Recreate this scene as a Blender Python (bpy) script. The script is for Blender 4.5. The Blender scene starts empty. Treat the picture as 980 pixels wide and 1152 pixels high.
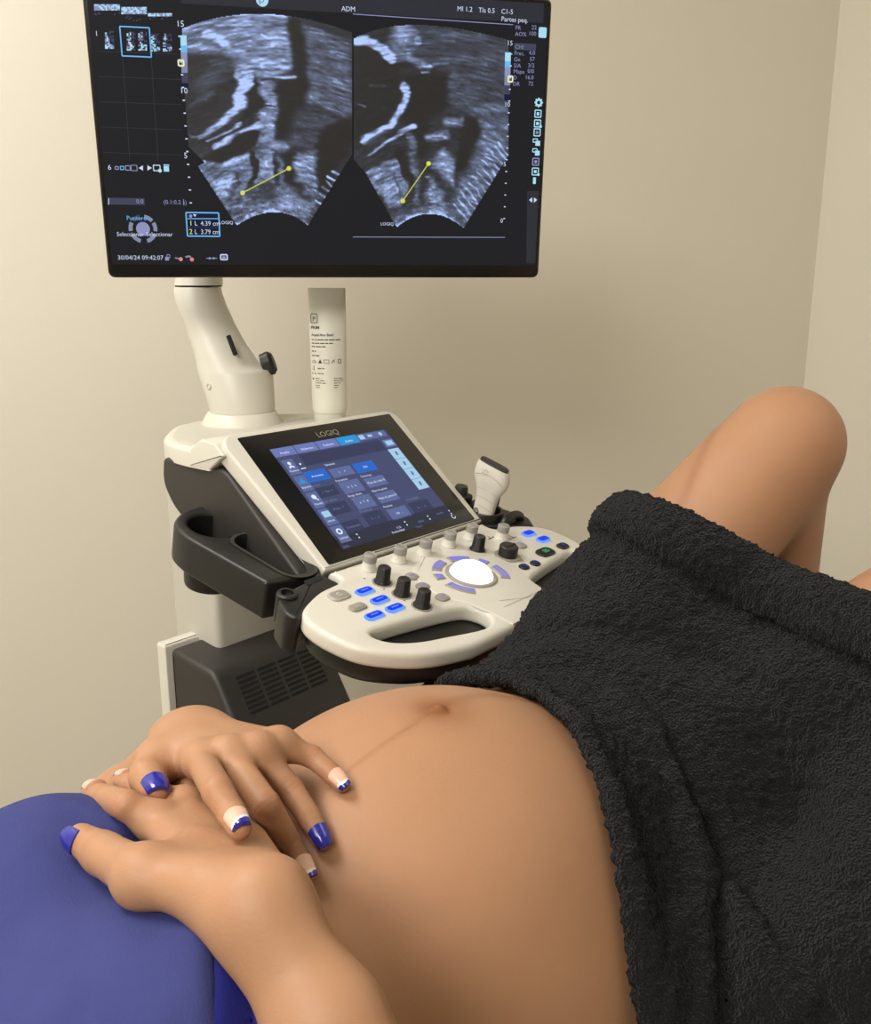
import bpy, bmesh, math, random
import numpy as np
from mathutils import Vector
random.seed(4); rng = np.random.default_rng(7)
S = bpy.context.scene
COL = S.collection
R = math.radians
V = lambda *a: np.array(a, float)

# ------------------------------------------------------------------ camera
CAM = V(0, 0, 1.30); PITCH = R(14.1); FPX = 1050.0; CX, CY = 490.0, 576.0
cd = bpy.data.cameras.new('camera'); co = bpy.data.objects.new('camera', cd); COL.objects.link(co)
cd.sensor_fit = 'HORIZONTAL'; cd.sensor_width = 36; cd.lens = FPX / 980 * 36; cd.clip_start = .02
co.location = CAM; co.rotation_euler = (math.pi / 2 - PITCH, 0, 0)
S.camera = co
# ------------------------------------------------------------------ world, lights, exposure
S.view_settings.view_transform = 'Standard'; S.view_settings.look = 'None'
S.view_settings.gamma = 1; S.view_settings.use_curve_mapping = False
S.view_settings.exposure = 0.0
W = bpy.data.worlds.new('world'); S.world = W; W.use_nodes = True
bg = W.node_tree.nodes['Background']; bg.inputs[0].default_value = (1.0, .86, .66, 1); bg.inputs[1].default_value = .3

def area(name, loc, aim, size, power, col, sy=None):
    l = bpy.data.lights.new(name, 'AREA'); l.energy = power; l.color = col; l.size = size
    if sy: l.shape = 'RECTANGLE'; l.size_y = sy
    o = bpy.data.objects.new(name, l); COL.objects.link(o); o.location = loc
    o.rotation_euler = (Vector(aim) - Vector(loc)).to_track_quat('-Z', 'Y').to_euler()
    return o
area('ceiling_lamp_light', (-1.10, .70, 2.5), (-.45, .85, .6), 1.0, 26, (1.0, .975, .93), .6)
area('second_ceiling_lamp_light', (-.9, -1.0, 2.45), (-.1, 1.3, .9), 1.0, 52, (1.0, .97, .91), .8)
area('right_wall_fill_light', (1.15, .55, 2.5), (.95, .75, .6), .9, 4, (1.0, .975, .93), .6)  # added fill that lifts the wall and knee at right, not a ceiling lamp

# ------------------------------------------------------------------ maths helpers
CR = V(1, 0, 0); CF = V(0, math.cos(PITCH), -math.sin(PITCH)); CU = V(0, math.sin(PITCH), math.cos(PITCH))
def ray(u, v): return CF + CR * (u - CX) / FPX - CU * (v - CY) / FPX
def P(u, v, z): return CAM + z * ray(u, v)
def unit(a): a = np.asarray(a, float); return a / np.linalg.norm(a)
def hit(u, v, O, n):
    r = ray(u, v); return CAM + np.dot(O - CAM, n) / np.dot(r, n) * r
class Fr:                                            # a flat work plane: origin, right, up, normal
    def __init__(s, O, x, y): s.O = np.asarray(O, float); s.x = unit(x); s.y = unit(y); s.n = unit(np.cross(s.x, s.y))
    def __call__(s, a, b, h=0): return s.O + s.x * a + s.y * b + s.n * h
    def at(s, u, v):
        q = hit(u, v, s.O, s.n) - s.O; return float(q @ s.x), float(q @ s.y)
    def up(s, h): return Fr(s.O + s.n * h, s.x, s.y)
def smooth_loop(pts, k=6, closed=True):             # Catmull-Rom
    p = np.asarray(pts, float); n = len(p); out = []
    for i in range(n if closed else n - 1):
        g = lambda j: p[j % n] if closed else p[min(max(j, 0), n - 1)]
        a, b, c, d = g(i - 1), g(i), g(i + 1), g(i + 2)
        for t in np.arange(k) / k:
            out.append(.5 * (2 * b + (c - a) * t + (2 * a - 5 * b + 4 * c - d) * t * t + (3 * b - a - 3 * c + d) * t ** 3))
    if not closed: out.append(p[-1])
    return np.array(out)
def rounded(pts, r, k=5):                           # polygon with rounded corners
    p = np.asarray(pts, float)[:, :2]; n = len(p); out = []
    rr = r if hasattr(r, '__len__') else [r] * n
    for i in range(n):
        a, b, c = p[i - 1], p[i], p[(i + 1) % n]
        d1, d2 = unit(a - b), unit(c - b); q = min(rr[i], .49 * np.linalg.norm(a - b), .49 * np.linalg.norm(c - b))
        if q < 1e-6: out.append(b); continue
        s, e = b + d1 * q, b + d2 * q
        for t in np.linspace(0, 1, k): out.append((1 - t) ** 2 * s + 2 * t * (1 - t) * b + t * t * e)
    return np.array(out)
def rect(x0, y0, x1, y1, r=0, k=4):
    return rounded([(x0, y0), (x1, y0), (x1, y1), (x0, y1)], r, k)

# ------------------------------------------------------------------ materials
def mat(name, col, rough=.5, metal=0, emit=None, es=1, spec=.5, noise=0, nscale=30, bump=0, bscale=200, sss=0, trans=0):
    m = bpy.data.materials.new(name); m.use_nodes = True; nt = m.node_tree; b = nt.nodes['Principled BSDF']
    c = [((x / 255) / 12.92 if x / 255 <= .04045 else ((x / 255 + .055) / 1.055) ** 2.4) for x in col] + [1]
    b.inputs['Base Color'].default_value = c; b.inputs['Roughness'].default_value = rough
    b.inputs['Metallic'].default_value = metal; b.inputs['Specular IOR Level'].default_value = spec
    if emit:
        e = [((x / 255) / 12.92 if x / 255 <= .04045 else ((x / 255 + .055) / 1.055) ** 2.4) for x in emit] + [1]
        b.inputs['Emission Color'].default_value = e; b.inputs['Emission Strength'].default_value = es
    if sss:
        b.inputs['Subsurface Weight'].default_value = sss; b.inputs['Subsurface Radius'].default_value = (.012, .005, .003)
        b.inputs['Subsurface Scale'].default_value = 1
    if trans: b.inputs['Transmission Weight'].default_value = trans
    tc = nt.nodes.new('ShaderNodeTexCoord')
    if noise:
        nz = nt.nodes.new('ShaderNodeTexNoise'); nz.inputs['Scale'].default_value = nscale; nz.inputs['Detail'].default_value = 5
        nt.links.new(tc.outputs['Object'], nz.inputs['Vector'])
        mx = nt.nodes.new('ShaderNodeMix'); mx.data_type = 'RGBA'
        mx.inputs[6].default_value = [x * (1 - noise) for x in c[:3]] + [1]; mx.inputs[7].default_value = [min(1, x * (1 + noise)) for x in c[:3]] + [1]
        nt.links.new(nz.outputs['Fac'], mx.inputs[0]); nt.links.new(mx.outputs[2], b.inputs['Base Color'])
    if bump:
        n2 = nt.nodes.new('ShaderNodeTexNoise'); n2.inputs['Scale'].default_value = bscale; n2.inputs['Detail'].default_value = 4
        nt.links.new(tc.outputs['Object'], n2.inputs['Vector'])
        bp = nt.nodes.new('ShaderNodeBump'); bp.inputs['Strength'].default_value = bump; bp.inputs['Distance'].default_value = .002
        nt.links.new(n2.outputs['Fac'], bp.inputs['Height']); nt.links.new(bp.outputs[0], b.inputs['Normal'])
    return m
def glow(name, col, es=1.0):                        # lit pixels of a display or a backlit key
    return mat(name, (4, 4, 5), .4, emit=col, es=es, spec=.08)
M = dict(
    wall=mat('wall_paint', (231, 225, 210), .85, noise=.02, nscale=3, bump=.08, bscale=250),
    ceil=mat('ceiling_paint', (226, 220, 205), .9), floor=mat('floor_vinyl', (150, 140, 122), .5, noise=.06, nscale=8),
    white=mat('white_plastic', (208, 204, 192), .38, noise=.01, nscale=20, bump=.03, bscale=900),
    shell=mat('grey_white_plastic', (192, 188, 176), .45), capgrey=mat('knob_grey', (150, 146, 138), .5),
    black=mat('black_plastic', (26, 25, 24), .42, bump=.05, bscale=1200), dark=mat('charcoal_plastic', (47, 44, 41), .5, bump=.06, bscale=1200),
    void=mat('dark_recess', (9, 9, 9), .8), bezel=mat('glossy_black_glass', (13, 13, 13), .22), seam=mat('seam_line', (150, 143, 126), .6),
    lightgrey=mat('grey_rubber', (176, 170, 158), .55), ink=mat('dark_print', (52, 50, 46), .6), ring=mat('warm_grey_ring', (152, 145, 134), .4),
)

# ------------------------------------------------------------------ mesh helpers
OBJS = []
def obj(name, verts, faces, mats, parent=None, smooth=True, mi=None, label=None, edge=None):
    verts = np.asarray(verts, float)
    me = bpy.data.meshes.new(name); o = bpy.data.objects.new(name, me); COL.objects.link(o)
    lo, hi = verts.min(0), verts.max(0); org = (lo + hi) / 2
    me.from_pydata((verts - org).tolist(), [], [tuple(int(i) for i in f) for f in faces])
    ms = mats if isinstance(mats, (list, tuple)) else [mats]
    for m in ms: me.materials.append(m)
    if mi is not None: me.polygons.foreach_set('material_index', np.asarray(mi, dtype=np.int32))
    if smooth: me.shade_smooth()
    if smooth and edge:
        bm = bmesh.new(); bm.from_mesh(me)
        for e in bm.edges:
            if len(e.link_faces) == 2 and e.calc_face_angle(0) > R(edge): e.smooth = False
        bm.to_mesh(me); bm.free()
    me.update()
    o['_org'] = org.tolist()
    po = np.array(parent['_org']) if parent is not None else 0
    if parent is not None: o.parent = parent
    o.location = org - po
    if label: o['label'] = label
    OBJS.append(o); return o
def empty(name, loc):
    o = bpy.data.objects.new(name, None); COL.objects.link(o); o.location = loc; o['_org'] = list(map(float, loc)); o.empty_display_size = .05
    OBJS.append(o); return o
def tag(o, label, cat, group=None):
    o['label'] = label; o['category'] = cat
    if group: o['group'] = group
    return o
class MB:                                           # gathers shapes into one mesh
    def __init__(s): s.v = []; s.f = []; s.m = []
    def add(s, v, f, m=0):
        n = len(s.v); s.v += [tuple(map(float, p)) for p in v]; s.f += [tuple(i + n for i in q) for q in f]; s.m += [m] * len(f); return s
    def loops(s, L, m=0, cap0=True, cap1=True):     # skin between closed loops of equal length
        k = len(L[0]); v = [p for l in L for p in l]; f = []
        for i in range(len(L) - 1):
            for j in range(k):
                a, b = i * k + j, i * k + (j + 1) % k; f.append((a, b, b + k, a + k))
        if cap0: f.append(tuple(range(k - 1, -1, -1)))
        if cap1: f.append(tuple((len(L) - 1) * k + j for j in range(k)))
        return s.add(v, f, m)
    def plate(s, fr, poly, h0, h1, bev=0, m=0, nb=3, bot=0):   # outline on a plane, from height h0 up to h1, rounded top edge
        poly = np.asarray(poly); L = []
        if area2(poly) < 0: poly = poly[::-1]
        nrm = inset_dirs(poly)
        if bot:
            for t in np.linspace(0, 1, nb + 1)[:-1]:
                a = math.pi / 2 * t; L.append([fr(*(q + d * bot * (1 - math.sin(a))), h0 + bot * (1 - math.cos(a))) for q, d in zip(poly, nrm)])
            L.append([fr(*q, h0 + bot) for q in poly])
        else: L.append([fr(*q, h0) for q in poly])
        if bev:
            for t in np.linspace(0, 1, nb + 1):
                a = math.pi / 2 * t; L.append([fr(*(q + d * bev * (1 - math.cos(a))), h1 - bev + bev * math.sin(a)) for q, d in zip(poly, nrm)])
        else: L.append([fr(*q, h1) for q in poly])
        return s.loops(L, m)
    def lathe(s, fr, c, prof, k=28, m=0, mi=None, sx=1, sy=1, caps=True):
        L = [[fr(c[0] + sx * r * math.cos(2 * math.pi * j / k), c[1] + sy * r * math.sin(2 * math.pi * j / k), h) for j in range(k)] for r, h in prof]
        n0 = len(s.f); s.loops(L, m, caps, caps)
        if mi:
            for i in range(len(prof) - 1):
                for j in range(k): s.m[n0 + i * k + j] = mi[i]
            s.m[-2] = mi[0]; s.m[-1] = mi[-1]
        return s
    def box(s, fr, a0, b0, h0, a1, b1, h1, r=0, m=0, bev=0): return s.plate(fr, rect(a0, b0, a1, b1, r), h0, h1, bev, m)
    def tube(s, pts, r, k=10, m=0):
        pts = [np.asarray(p, float) for p in pts]; L = []; n = len(pts)
        rr = r if hasattr(r, '__len__') else [r] * n
        ref = None
        for i, p in enumerate(pts):
            t = unit(pts[min(i + 1, n - 1)] - pts[max(i - 1, 0)])
            if ref is None: ref = unit(np.cross(t, V(.3, .2, 1) if abs(t[2]) < .9 else V(1, 0, 0)))
            ref = unit(ref - t * (ref @ t)); b = np.cross(t, ref)
            L.append([p + rr[i] * (math.cos(2 * math.pi * j / k) * ref + math.sin(2 * math.pi * j / k) * b) for j in range(k)])
        return s.loops(L, m)
    def quad(s, fr, pts, h=0, m=0): return s.add([fr(*q, h) for q in pts], [tuple(range(len(pts)))], m)
    def line(s, fr, p, q, w, h=0, m=0):
        p, q = np.array(p, float), np.array(q, float); d = unit(q - p); e = V(-d[1], d[0]) * w / 2
        return s.quad(fr, [p - e, q - e, q + e, p + e], h, m)
    def frame(s, fr, x0, y0, x1, y1, w, h=0, m=0):
        for a, b in (((x0, y0), (x1, y0)), ((x1, y0), (x1, y1)), ((x1, y1), (x0, y1)), ((x0, y1), (x0, y0))): s.line(fr, a, b, w, h, m)
        return s
    def disc(s, fr, c, r, h=0, m=0, k=20): return s.quad(fr, [(c[0] + r * math.cos(2 * math.pi * j / k), c[1] + r * math.sin(2 * math.pi * j / k)) for j in range(k)], h, m)
    def arc(s, fr, c, r, w, a0, a1, h=0, m=0, k=12):
        A = np.linspace(R(a0), R(a1), k + 1); v = []
        for a in A: v += [fr(c[0] + (r - w / 2) * math.cos(a), c[1] + (r - w / 2) * math.sin(a), h), fr(c[0] + (r + w / 2) * math.cos(a), c[1] + (r + w / 2) * math.sin(a), h)]
        return s.add(v, [(2 * i, 2 * i + 1, 2 * i + 3, 2 * i + 2) for i in range(k)], m)
    def text(s, fr, p, txt, size, h=0, m=0, ha='LEFT', sx=1.0, bold=0):
        v, f = glyphs(txt, ha, bold)
        return s.add([fr(p[0] + q[0] * size * sx, p[1] + q[1] * size, h) for q in v], f, m)
    def build(s, name, mats, parent=None, smooth=True, edge=35, label=None): return obj(name, s.v, s.f, mats, parent, smooth, s.m, label, edge)
def area2(p): x, y = p[:, 0], p[:, 1]; return np.sum(x * np.roll(y, -1) - np.roll(x, -1) * y)
def inset_dirs(p):
    e1 = p - np.roll(p, 1, 0); e2 = np.roll(p, -1, 0) - p; out = []
    for a, b in zip(e1, e2):
        n1 = V(-a[1], a[0]) / (np.linalg.norm(a) + 1e-12); n2 = V(-b[1], b[0]) / (np.linalg.norm(b) + 1e-12)
        s = n1 + n2; out.append(s / max(.35, (s @ s) / 2) if np.linalg.norm(s) > 1e-6 else n1)
    return np.array(out)
_gl = {}
def glyphs(txt, ha='LEFT', bold=0):
    key = (txt, ha, bold)
    if key not in _gl:
        c = bpy.data.curves.new('t', 'FONT'); c.body = txt; c.size = 1; c.align_x = ha; c.resolution_u = 2; c.offset = bold
        o = bpy.data.objects.new('t', c); me = bpy.data.meshes.new_from_object(o)
        _gl[key] = ([tuple(q.co[:2]) for q in me.vertices], [tuple(p.vertices) for p in me.polygons])
        bpy.data.objects.remove(o); bpy.data.curves.remove(c); bpy.data.meshes.remove(me)
    return _gl[key]
def holed(name, fr, outer, holes, h0, h1, bev, mats, parent, label=None):     # plate with openings, all edges rounded
    c = bpy.data.curves.new('c', 'CURVE'); c.dimensions = '2D'; c.fill_mode = 'BOTH'
    c.extrude = (h1 - h0) / 2 - bev; c.bevel_depth = bev; c.bevel_resolution = 3; c.offset = -bev
    for L in [outer] + list(holes):
        sp = c.splines.new('POLY'); sp.points.add(len(L) - 1); sp.use_cyclic_u = True
        for q, pt in zip(L, sp.points): pt.co = (q[0], q[1], 0, 1)
    o = bpy.data.objects.new('c', c); me = bpy.data.meshes.new_from_object(o)
    mid = (h0 + h1) / 2
    v = [fr(q.co[0], q.co[1], mid + q.co[2]) for q in me.vertices]; f = [tuple(p.vertices) for p in me.polygons]
    bpy.data.objects.remove(o); bpy.data.curves.remove(c); bpy.data.meshes.remove(me)
    bm = bmesh.new(); vs = [bm.verts.new(q) for q in v]
    for q in f:
        try: bm.faces.new([vs[i] for i in q])
        except ValueError: pass
    bmesh.ops.remove_doubles(bm, verts=bm.verts, dist=1e-5); bmesh.ops.recalc_face_normals(bm, faces=bm.faces)
    bm.verts.index_update()
    v = [tuple(q.co) for q in bm.verts]; f = [[q.index for q in p.verts] for p in bm.faces]; bm.free()
    return obj(name, v, f, mats, parent, True, None, label, 40)

# ------------------------------------------------------------------ the room
YW = R(60); WX = V(math.sin(YW), math.cos(YW), 0); WB = V(-math.cos(YW), math.sin(YW), 0)   # along the back wall, and into it
ZU = V(0, 0, 1); ROOM_H = 2.6
WO = WB * 1.74                                                                     # a point of the back wall
tq = np.dot(WO, WB) / np.dot(ray(916, 312), WB)
CORN = CAM + ray(916, 312) * tq; CORN = V(CORN[0], CORN[1], 0)                     # the corner at the right
def wallbox(name, p, q, t, out):
    p, q = np.array(p), np.array(q); n = out * t
    L = [[p, q, q + n, p + n], [x + ZU * ROOM_H for x in (p, q, q + n, p + n)]]
    o = MB().loops(L).build(name, M['wall'], None, False); o['kind'] = 'structure'; return o
C0 = CORN; C1 = CORN - WX * 4.4; C2 = C1 - WB * 4.0; C3 = CORN - WB * 4.0
wallbox('wall_back', C0 + WX * .1, C1 - WX * .1, .1, WB); wallbox('wall_right', C0, C3, .1, WX)
wallbox('wall_left', C1, C2, .1, -WX); wallbox('wall_front', C2 - WX * .1, C3 + WX * .1, .1, -WB)
for nm, z0, z1, m in (('floor', -.1, 0, 'floor'), ('ceiling', ROOM_H, ROOM_H + .1, 'ceil')):
    e = .1; q = [C0 + (WX + WB) * e, C1 + (WB - WX) * e, C2 - (WX + WB) * e, C3 + (WX - WB) * e]
    o = MB().loops([[x + ZU * z0 for x in q], [x + ZU * z1 for x in q]]).build(nm, M[m], None, False); o['kind'] = 'structure'
# ------------------------------------------------------------------ the ultrasound machine
MY = R(40); MX = V(math.sin(MY), math.cos(MY), 0); MK = V(-math.cos(MY), math.sin(MY), 0)      # machine's right, machine's back
MO = P(372, 640, 1.05)
def ML(a, b, z): return MO + MX * a + MK * b + ZU * z
KB = Fr(MO, MX, MK * math.cos(R(13)) + ZU * math.sin(R(13)))     # control panel's plane
TP = Fr(MO, MX, MK * math.cos(R(40)) + ZU * math.sin(R(40)))     # touch screen's plane
FL = Fr(MO, MX, MK)                                              # level plane
kb, tp = KB.at, TP.at
AC = .135                                                        # the machine's middle
base_pt = ML(AC, .3, 0); base_pt[2] = 0
US = tag(empty('ultrasound_machine', base_pt), 'white and black ultrasound machine with lit control panel, touch screen and raised monitor', 'ultrasound machine')
mir = lambda q: np.array([[2 * AC - a, b] for a, b in q][::-1])
# lower black housing under the touch screen: side profile (b, z) carried across, rounded at both ends
def slab(prof, a0, a1, r, m, nm, parent, k=5, taper=None):
    prof = np.asarray(prof); d = inset_dirs(prof if area2(prof) > 0 else prof[::-1]); pr = prof if area2(prof) > 0 else prof[::-1]
    ringsA = [(a0 + r * (1 - math.cos(x)), r * (1 - math.sin(x))) for x in np.linspace(0, math.pi / 2, k)]
    ringsB = [(a1 - r * (1 - math.cos(x)), r * (1 - math.sin(x))) for x in np.linspace(math.pi / 2, 0, k)]
    mb = MB(); mb.loops([[ML(a, *(q + e * i)) for q, e in zip(pr, d)] for a, i in ringsA + ringsB])
    return mb.build(nm, m, parent)
hp = rounded([(.006, -.022), (.20, .008), (.255, .030), (.28, .065), (.274, .098), (.150, .098), (.022, -.009), (.010, -.018)], [.002, .05, .03, .03, .008, .01, .002, .002], 6)
HOUSE = slab(hp, -.026, .296, .005, M['dark'], 'console_housing', US)
# white cap over the housing, with its raised wedge and the round foot of the monitor arm
cap_o = rounded([(-.030, .172), (-.030, .240), (-.012, .295), (.07, .385), (.20, .385), (.282, .295), (.300, .240), (.300, .172)], [.002, .04, .05, .05, .05, .05, .04, .002], 7)
mb = MB(); mb.plate(FL, cap_o, .094, .118, .007, nb=4)
ix = inset_dirs(cap_o if area2(cap_o) > 0 else cap_o[::-1]); cp = (cap_o if area2(cap_o) > 0 else cap_o[::-1]) + ix * .012
CAPO = mb.build('console_cap', M['white'], US)
mb = MB(); cq = np.array([q for q in cp if q[1] > .17]); mb.plate(FL, cq, .1182, .1196, .0005); mb.build('cap_inlay', M['shell'], CAPO)
slab(rounded([(.172, .095), (.212, .094), (.208, .118), (.186, .131), (.160, .129), (.143, .1155)], .003), -.0305, .276, .003, M['white'], 'cap_ridge', CAPO)
# touch panel: white frame standing on the slope, black glass, lit screen
fo = rounded([tp(366, 640), tp(243, 503), tp(256, 489), tp(434, 464), tp(447, 471), tp(545, 588)], [.004, .012, .012, .010, .012, .004], 6)
fo = rounded([(-.010, -.001), (-.026, .196), (-.014, .211), (.268, .211), (.281, .200), (.280, -.001)], [.002, .012, .012, .012, .012, .002], 6)
mb = MB(); mb.plate(TP, fo, -.022, .002, .004, bot=.006, nb=4); PANEL = mb.build('touch_panel', M['white'], US)
mb = MB(); gl = rounded([(-.001, .004), (-.0015, .203), (.266, .203), (.268, .004)], .003); mb.plate(TP, gl, .0, .0026, .0005); GLASS = mb.build('touch_glass', M['bezel'], PANEL)
D = dict(bg=glow('touch_background', (72, 78, 112), 1.0), tab=glow('touch_tab', (108, 122, 184), 1.0), cyan=glow('touch_cyan', (44, 150, 215), 1.0), blue=glow('touch_blue', (45, 104, 200), 1.0),
         key=glow('touch_key', (96, 108, 156), 1.0), dim=glow('touch_dim', (58, 63, 92), 1.0), low=glow('touch_low_band', (52, 54, 70), 1.0), pale=glow('touch_pale', (165, 205, 232), 1.0),
         white=glow('touch_lettering', (225, 235, 250), 1.0), grey=glow('touch_dim_lettering', (120, 130, 165), 1.0))
DM = list(D.values()); DI = {k: i for i, k in enumerate(D)}
c3 = lambda x, y: tp(290 + x / 4.083, 480 + y / 4.083)
def corners(tl, br): a = c3(*tl); b = c3(*br); return min(a[0], b[0]), min(a[1], b[1]), max(a[0], b[0]), max(a[1], b[1])
s0 = c3(50, 113); s1 = c3(905, 430); SX0, SX1, SY0, SY1 = s0[0], s1[0], c3(385, 573)[1], s0[1]
mb = MB(); mb.quad(TP, [(SX0, SY0), (SX1, SY0), (SX1, SY1), (SX0, SY1)], .0028, DI['bg'])
def cell(x0, y0, x1, y1, m, h=.0030): mb.quad(TP, [(x0, y0), (x1, y0), (x1, y1), (x0, y1)], h, DI[m])
W_, H_ = SX1 - SX0, SY1 - SY0
cell(SX0, SY0, SX1, SY0 + .125 * H_, 'low')
tabw = .173 * W_
for i, (m, t) in enumerate((('tab', 'Amplia'), ('tab', 'Abdomen'), ('tab', 'Pediatria'), ('cyan', 'Activo'))):
    x = SX0 + i * (tabw + .0015); y = SY1 - .086 * H_; up = .008 if i > 1 else 0
    cell(x, y, x + tabw, SY1 + up * 0, m); mb.text(TP, (x + tabw / 2, y + .0035), t, .0052, .0033, DI['white'], 'CENTER')
cell(SX0 + .715 * W_, SY1 - .075 * H_, SX1 - .02 * W_, SY1 - .008 * H_, 'key')
cell(SX0 + .73 * W_, SY1 - .065 * H_, SX0 + .775 * W_, SY1 - .018 * H_, 'pale', .0033); mb.line(TP, (SX0 + .81 * W_, SY1 - .04 * H_), (SX0 + .85 * W_, SY1 - .04 * H_), .004, .0033, DI['pale']); mb.disc(TP, (SX0 + .93 * W_, SY1 - .04 * H_), .003, .0033, DI['pale'])
cell(SX0 + .90 * W_, SY1 - .19 * H_, SX1 - .004 * W_, SY1 - .11 * H_, 'tab'); cell(SX0 + .915 * W_, SY1 - .175 * H_, SX1 - .02 * W_, SY1 - .125 * H_, 'pale', .0033)
cell(SX0 + .17 * W_, SY1 - .215 * H_, SX0 + .88 * W_, SY1 - .098 * H_, 'dim')
for i in range(4):                                     # pale keys down the right edge
    y1 = SY1 - (.215 + .115 * i) * H_; cell(SX0 + .888 * W_, y1 - .112 * H_, SX1 - .002, y1, 'pale'); mb.line(TP, (SX0 + .935 * W_, y1 - .075 * H_), (SX0 + .942 * W_, y1 - .035 * H_), .0035, .0033, DI['key'])
for i, t in enumerate(('Paciente', 'Explorar', 'Plantilla', 'Inform.', 'Utilidad')):   # icon column at the left
    y1 = SY1 - (.12 + .168 * i) * H_; x0, x1 = SX0 + .004, SX0 + .105 * W_; cell(x0, y1 - .155 * H_, x1, y1, 'key')
    c = ((x0 + x1) / 2, y1 - .055 * H_)
    if i == 0: mb.disc(TP, (c[0], c[1] + .002), .0026, .0033, DI['white']); mb.arc(TP, (c[0], c[1] - .0055), .003, .0025, 0, 180, .0033, DI['white'])
    if i == 1: mb.quad(TP, [(c[0] - .006, c[1] - .004), (c[0] + .006, c[1] - .004), (c[0], c[1] + .005)], .0033, DI['cyan'])
    if i == 2: mb.disc(TP, (c[0], c[1] + .001), .0035, .0033, DI['white']); mb.line(TP, (c[0], c[1]), (c[0] + .004, c[1] - .005), .0018, .0033, DI['white'])
    if i == 3: mb.quad(TP, [(c[0] - .006, c[1] - .004), (c[0] + .006, c[1] - .004), (c[0] + .006, c[1] + .005), (c[0] - .006, c[1] + .005)], .0033, DI['pale'])
    if i == 4: mb.arc(TP, c, .0035, .0022, 0, 360, .0033, DI['white'])
    mb.text(TP, (c[0], y1 - .125 * H_), t, .0042, .0033, DI['white'], 'CENTER')
rows = [((200, 218), (335, 245), 'blue', 'Armonica'), ((318, 205), (445, 222), 'key', '1     +'), ((425, 180), (550, 203), 'blue', 'CHI'),
        ((360, 265), (492, 297), 'key', '4   5   6'), ((478, 248), (597, 268), 'key', 'Mapa de color B'), ((255, 293), (375, 315), 'dim', '<  Rev  >'),
        ((420, 335), (545, 368), 'key', '6   7   8'), ((530, 317), (650, 338), 'key', 'Mapa de grises D'), ((300, 368), (430, 395), 'dim', 'Modo   +'),
        ((375, 450), (490, 478), 'dim', 'Compuesto'), ((470, 410), (598, 442), 'dim', '4   /   6'), ((583, 390), (705, 415), 'key', '100   -'), ((683, 360), (812, 390), 'dim', 'A   /   4')]
for tl, br, m, t in rows:
    a, b = c3(*tl), c3(*br); x0, y1, x1, y0 = a[0], a[1], b[0], b[1]
    cell(x0, y0, x1, y1, m); mb.text(TP, ((x0 + x1) / 2, (y0 + y1) / 2 - .0018), t, .0048, .0033, DI['white' if m != 'dim' else 'grey'], 'CENTER')
for p, t, m in (((305, 190), 'Ganancia', 'white'), ((355, 263), 'Frecuencia', 'white'), ((470, 243), 'Colormap', 'white'), ((412, 333), 'Rango dinam.', 'white'), ((522, 310), 'Mapa de grises', 'white'),
                ((243, 288), 'Rev./inv.', 'grey'), ((297, 360), 'Supr. blanco', 'grey'), ((465, 405), 'Persistencia', 'grey'), ((575, 382), 'Potencia', 'white'), ((680, 350), 'Profundidad', 'grey'),
                ((400, 540), '100 %', 'grey'), ((390, 567), 'Brillo', 'grey'), ((635, 478), '11.0', 'white'), ((615, 500), 'Profundidad', 'white'), ((735, 450), '00:00', 'grey'), ((725, 475), 'Zoom', 'grey'), ((820, 413), 'Ancho', 'grey')):
    mb.text(TP, c3(*p), t, .0046, .0034, DI[m])
for p in ((455, 510), (675, 452), (780, 425), (878, 400)):
    q = c3(*p)
    for d in (-.0025, .0025): mb.disc(TP, (q[0], q[1] + d), .0012, .0034, DI['white'], 8)
q = c3(893, 420); mb.arc(TP, q, .003, .001, 90, 360, .0034, DI['white'])
q = c3(190, 180); mb.disc(TP, q, .0016, .0034, DI['white'], 8); q = c3(205, 200); mb.line(TP, (q[0] - .004, q[1]), (q[0] + .004, q[1]), .0014, .0034, DI['white'])
mb.build('touch_display', DM, PANEL, False)
mb = MB(); q = tp(357, 494); mb.text(TP, (q[0], q[1]), 'LOGIQ', .0125, .0029, 0, 'LEFT', 1.0); mb.build('panel_lettering', mat('pale_print', (150, 146, 138), .5), PANEL, False)

# control panel: white plate with a slot on each side that makes the palm rest a handle
hl = [kb(383, 652), kb(358, 665), kb(343, 680), kb(340, 690), kb(348, 701), kb(370, 715), kb(405, 729), kb(450, 735), kb(490, 734), kb(535, 725)]
hl = np.array([(-.006, -.004)] + hl); hl = smooth_loop(hl, 4, False)
outer = np.vstack([hl, mir(hl)]); outer[:, 0] = np.where(outer[:, 0] > .28, .28 + (outer[:, 0] - .28) * .80, outer[:, 0])
sl = np.array([kb(418, 712), kb(437, 702.5), kb(512, 683), kb(538, 684.5), kb(552, 694), kb(545, 705), kb(503, 714), kb(469, 720), kb(438, 720)])
sl = smooth_loop(sl, 4)
sl = sl[::-1] if area2(sl) > 0 else sl
sr = mir(sl); sr[:, 0] = np.where(sr[:, 0] > .28, .28 + (sr[:, 0] - .28) * .80, sr[:, 0]); sr = sr if area2(sr) < 0 else sr[::-1]
outer = outer if area2(outer) > 0 else outer[::-1]
CP = holed('control_panel', KB, outer, [sl, sr], -.021, 0, .0065, M['white'], US)
oi = inset_dirs(outer)
mb = MB(); mb.plate(KB, outer + oi * .006, -.050, -.0205, .002, bot=.022, nb=5); TRIM = mb.build('panel_underside', M['black'], US)
TB = kb(530, 648)
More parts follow.
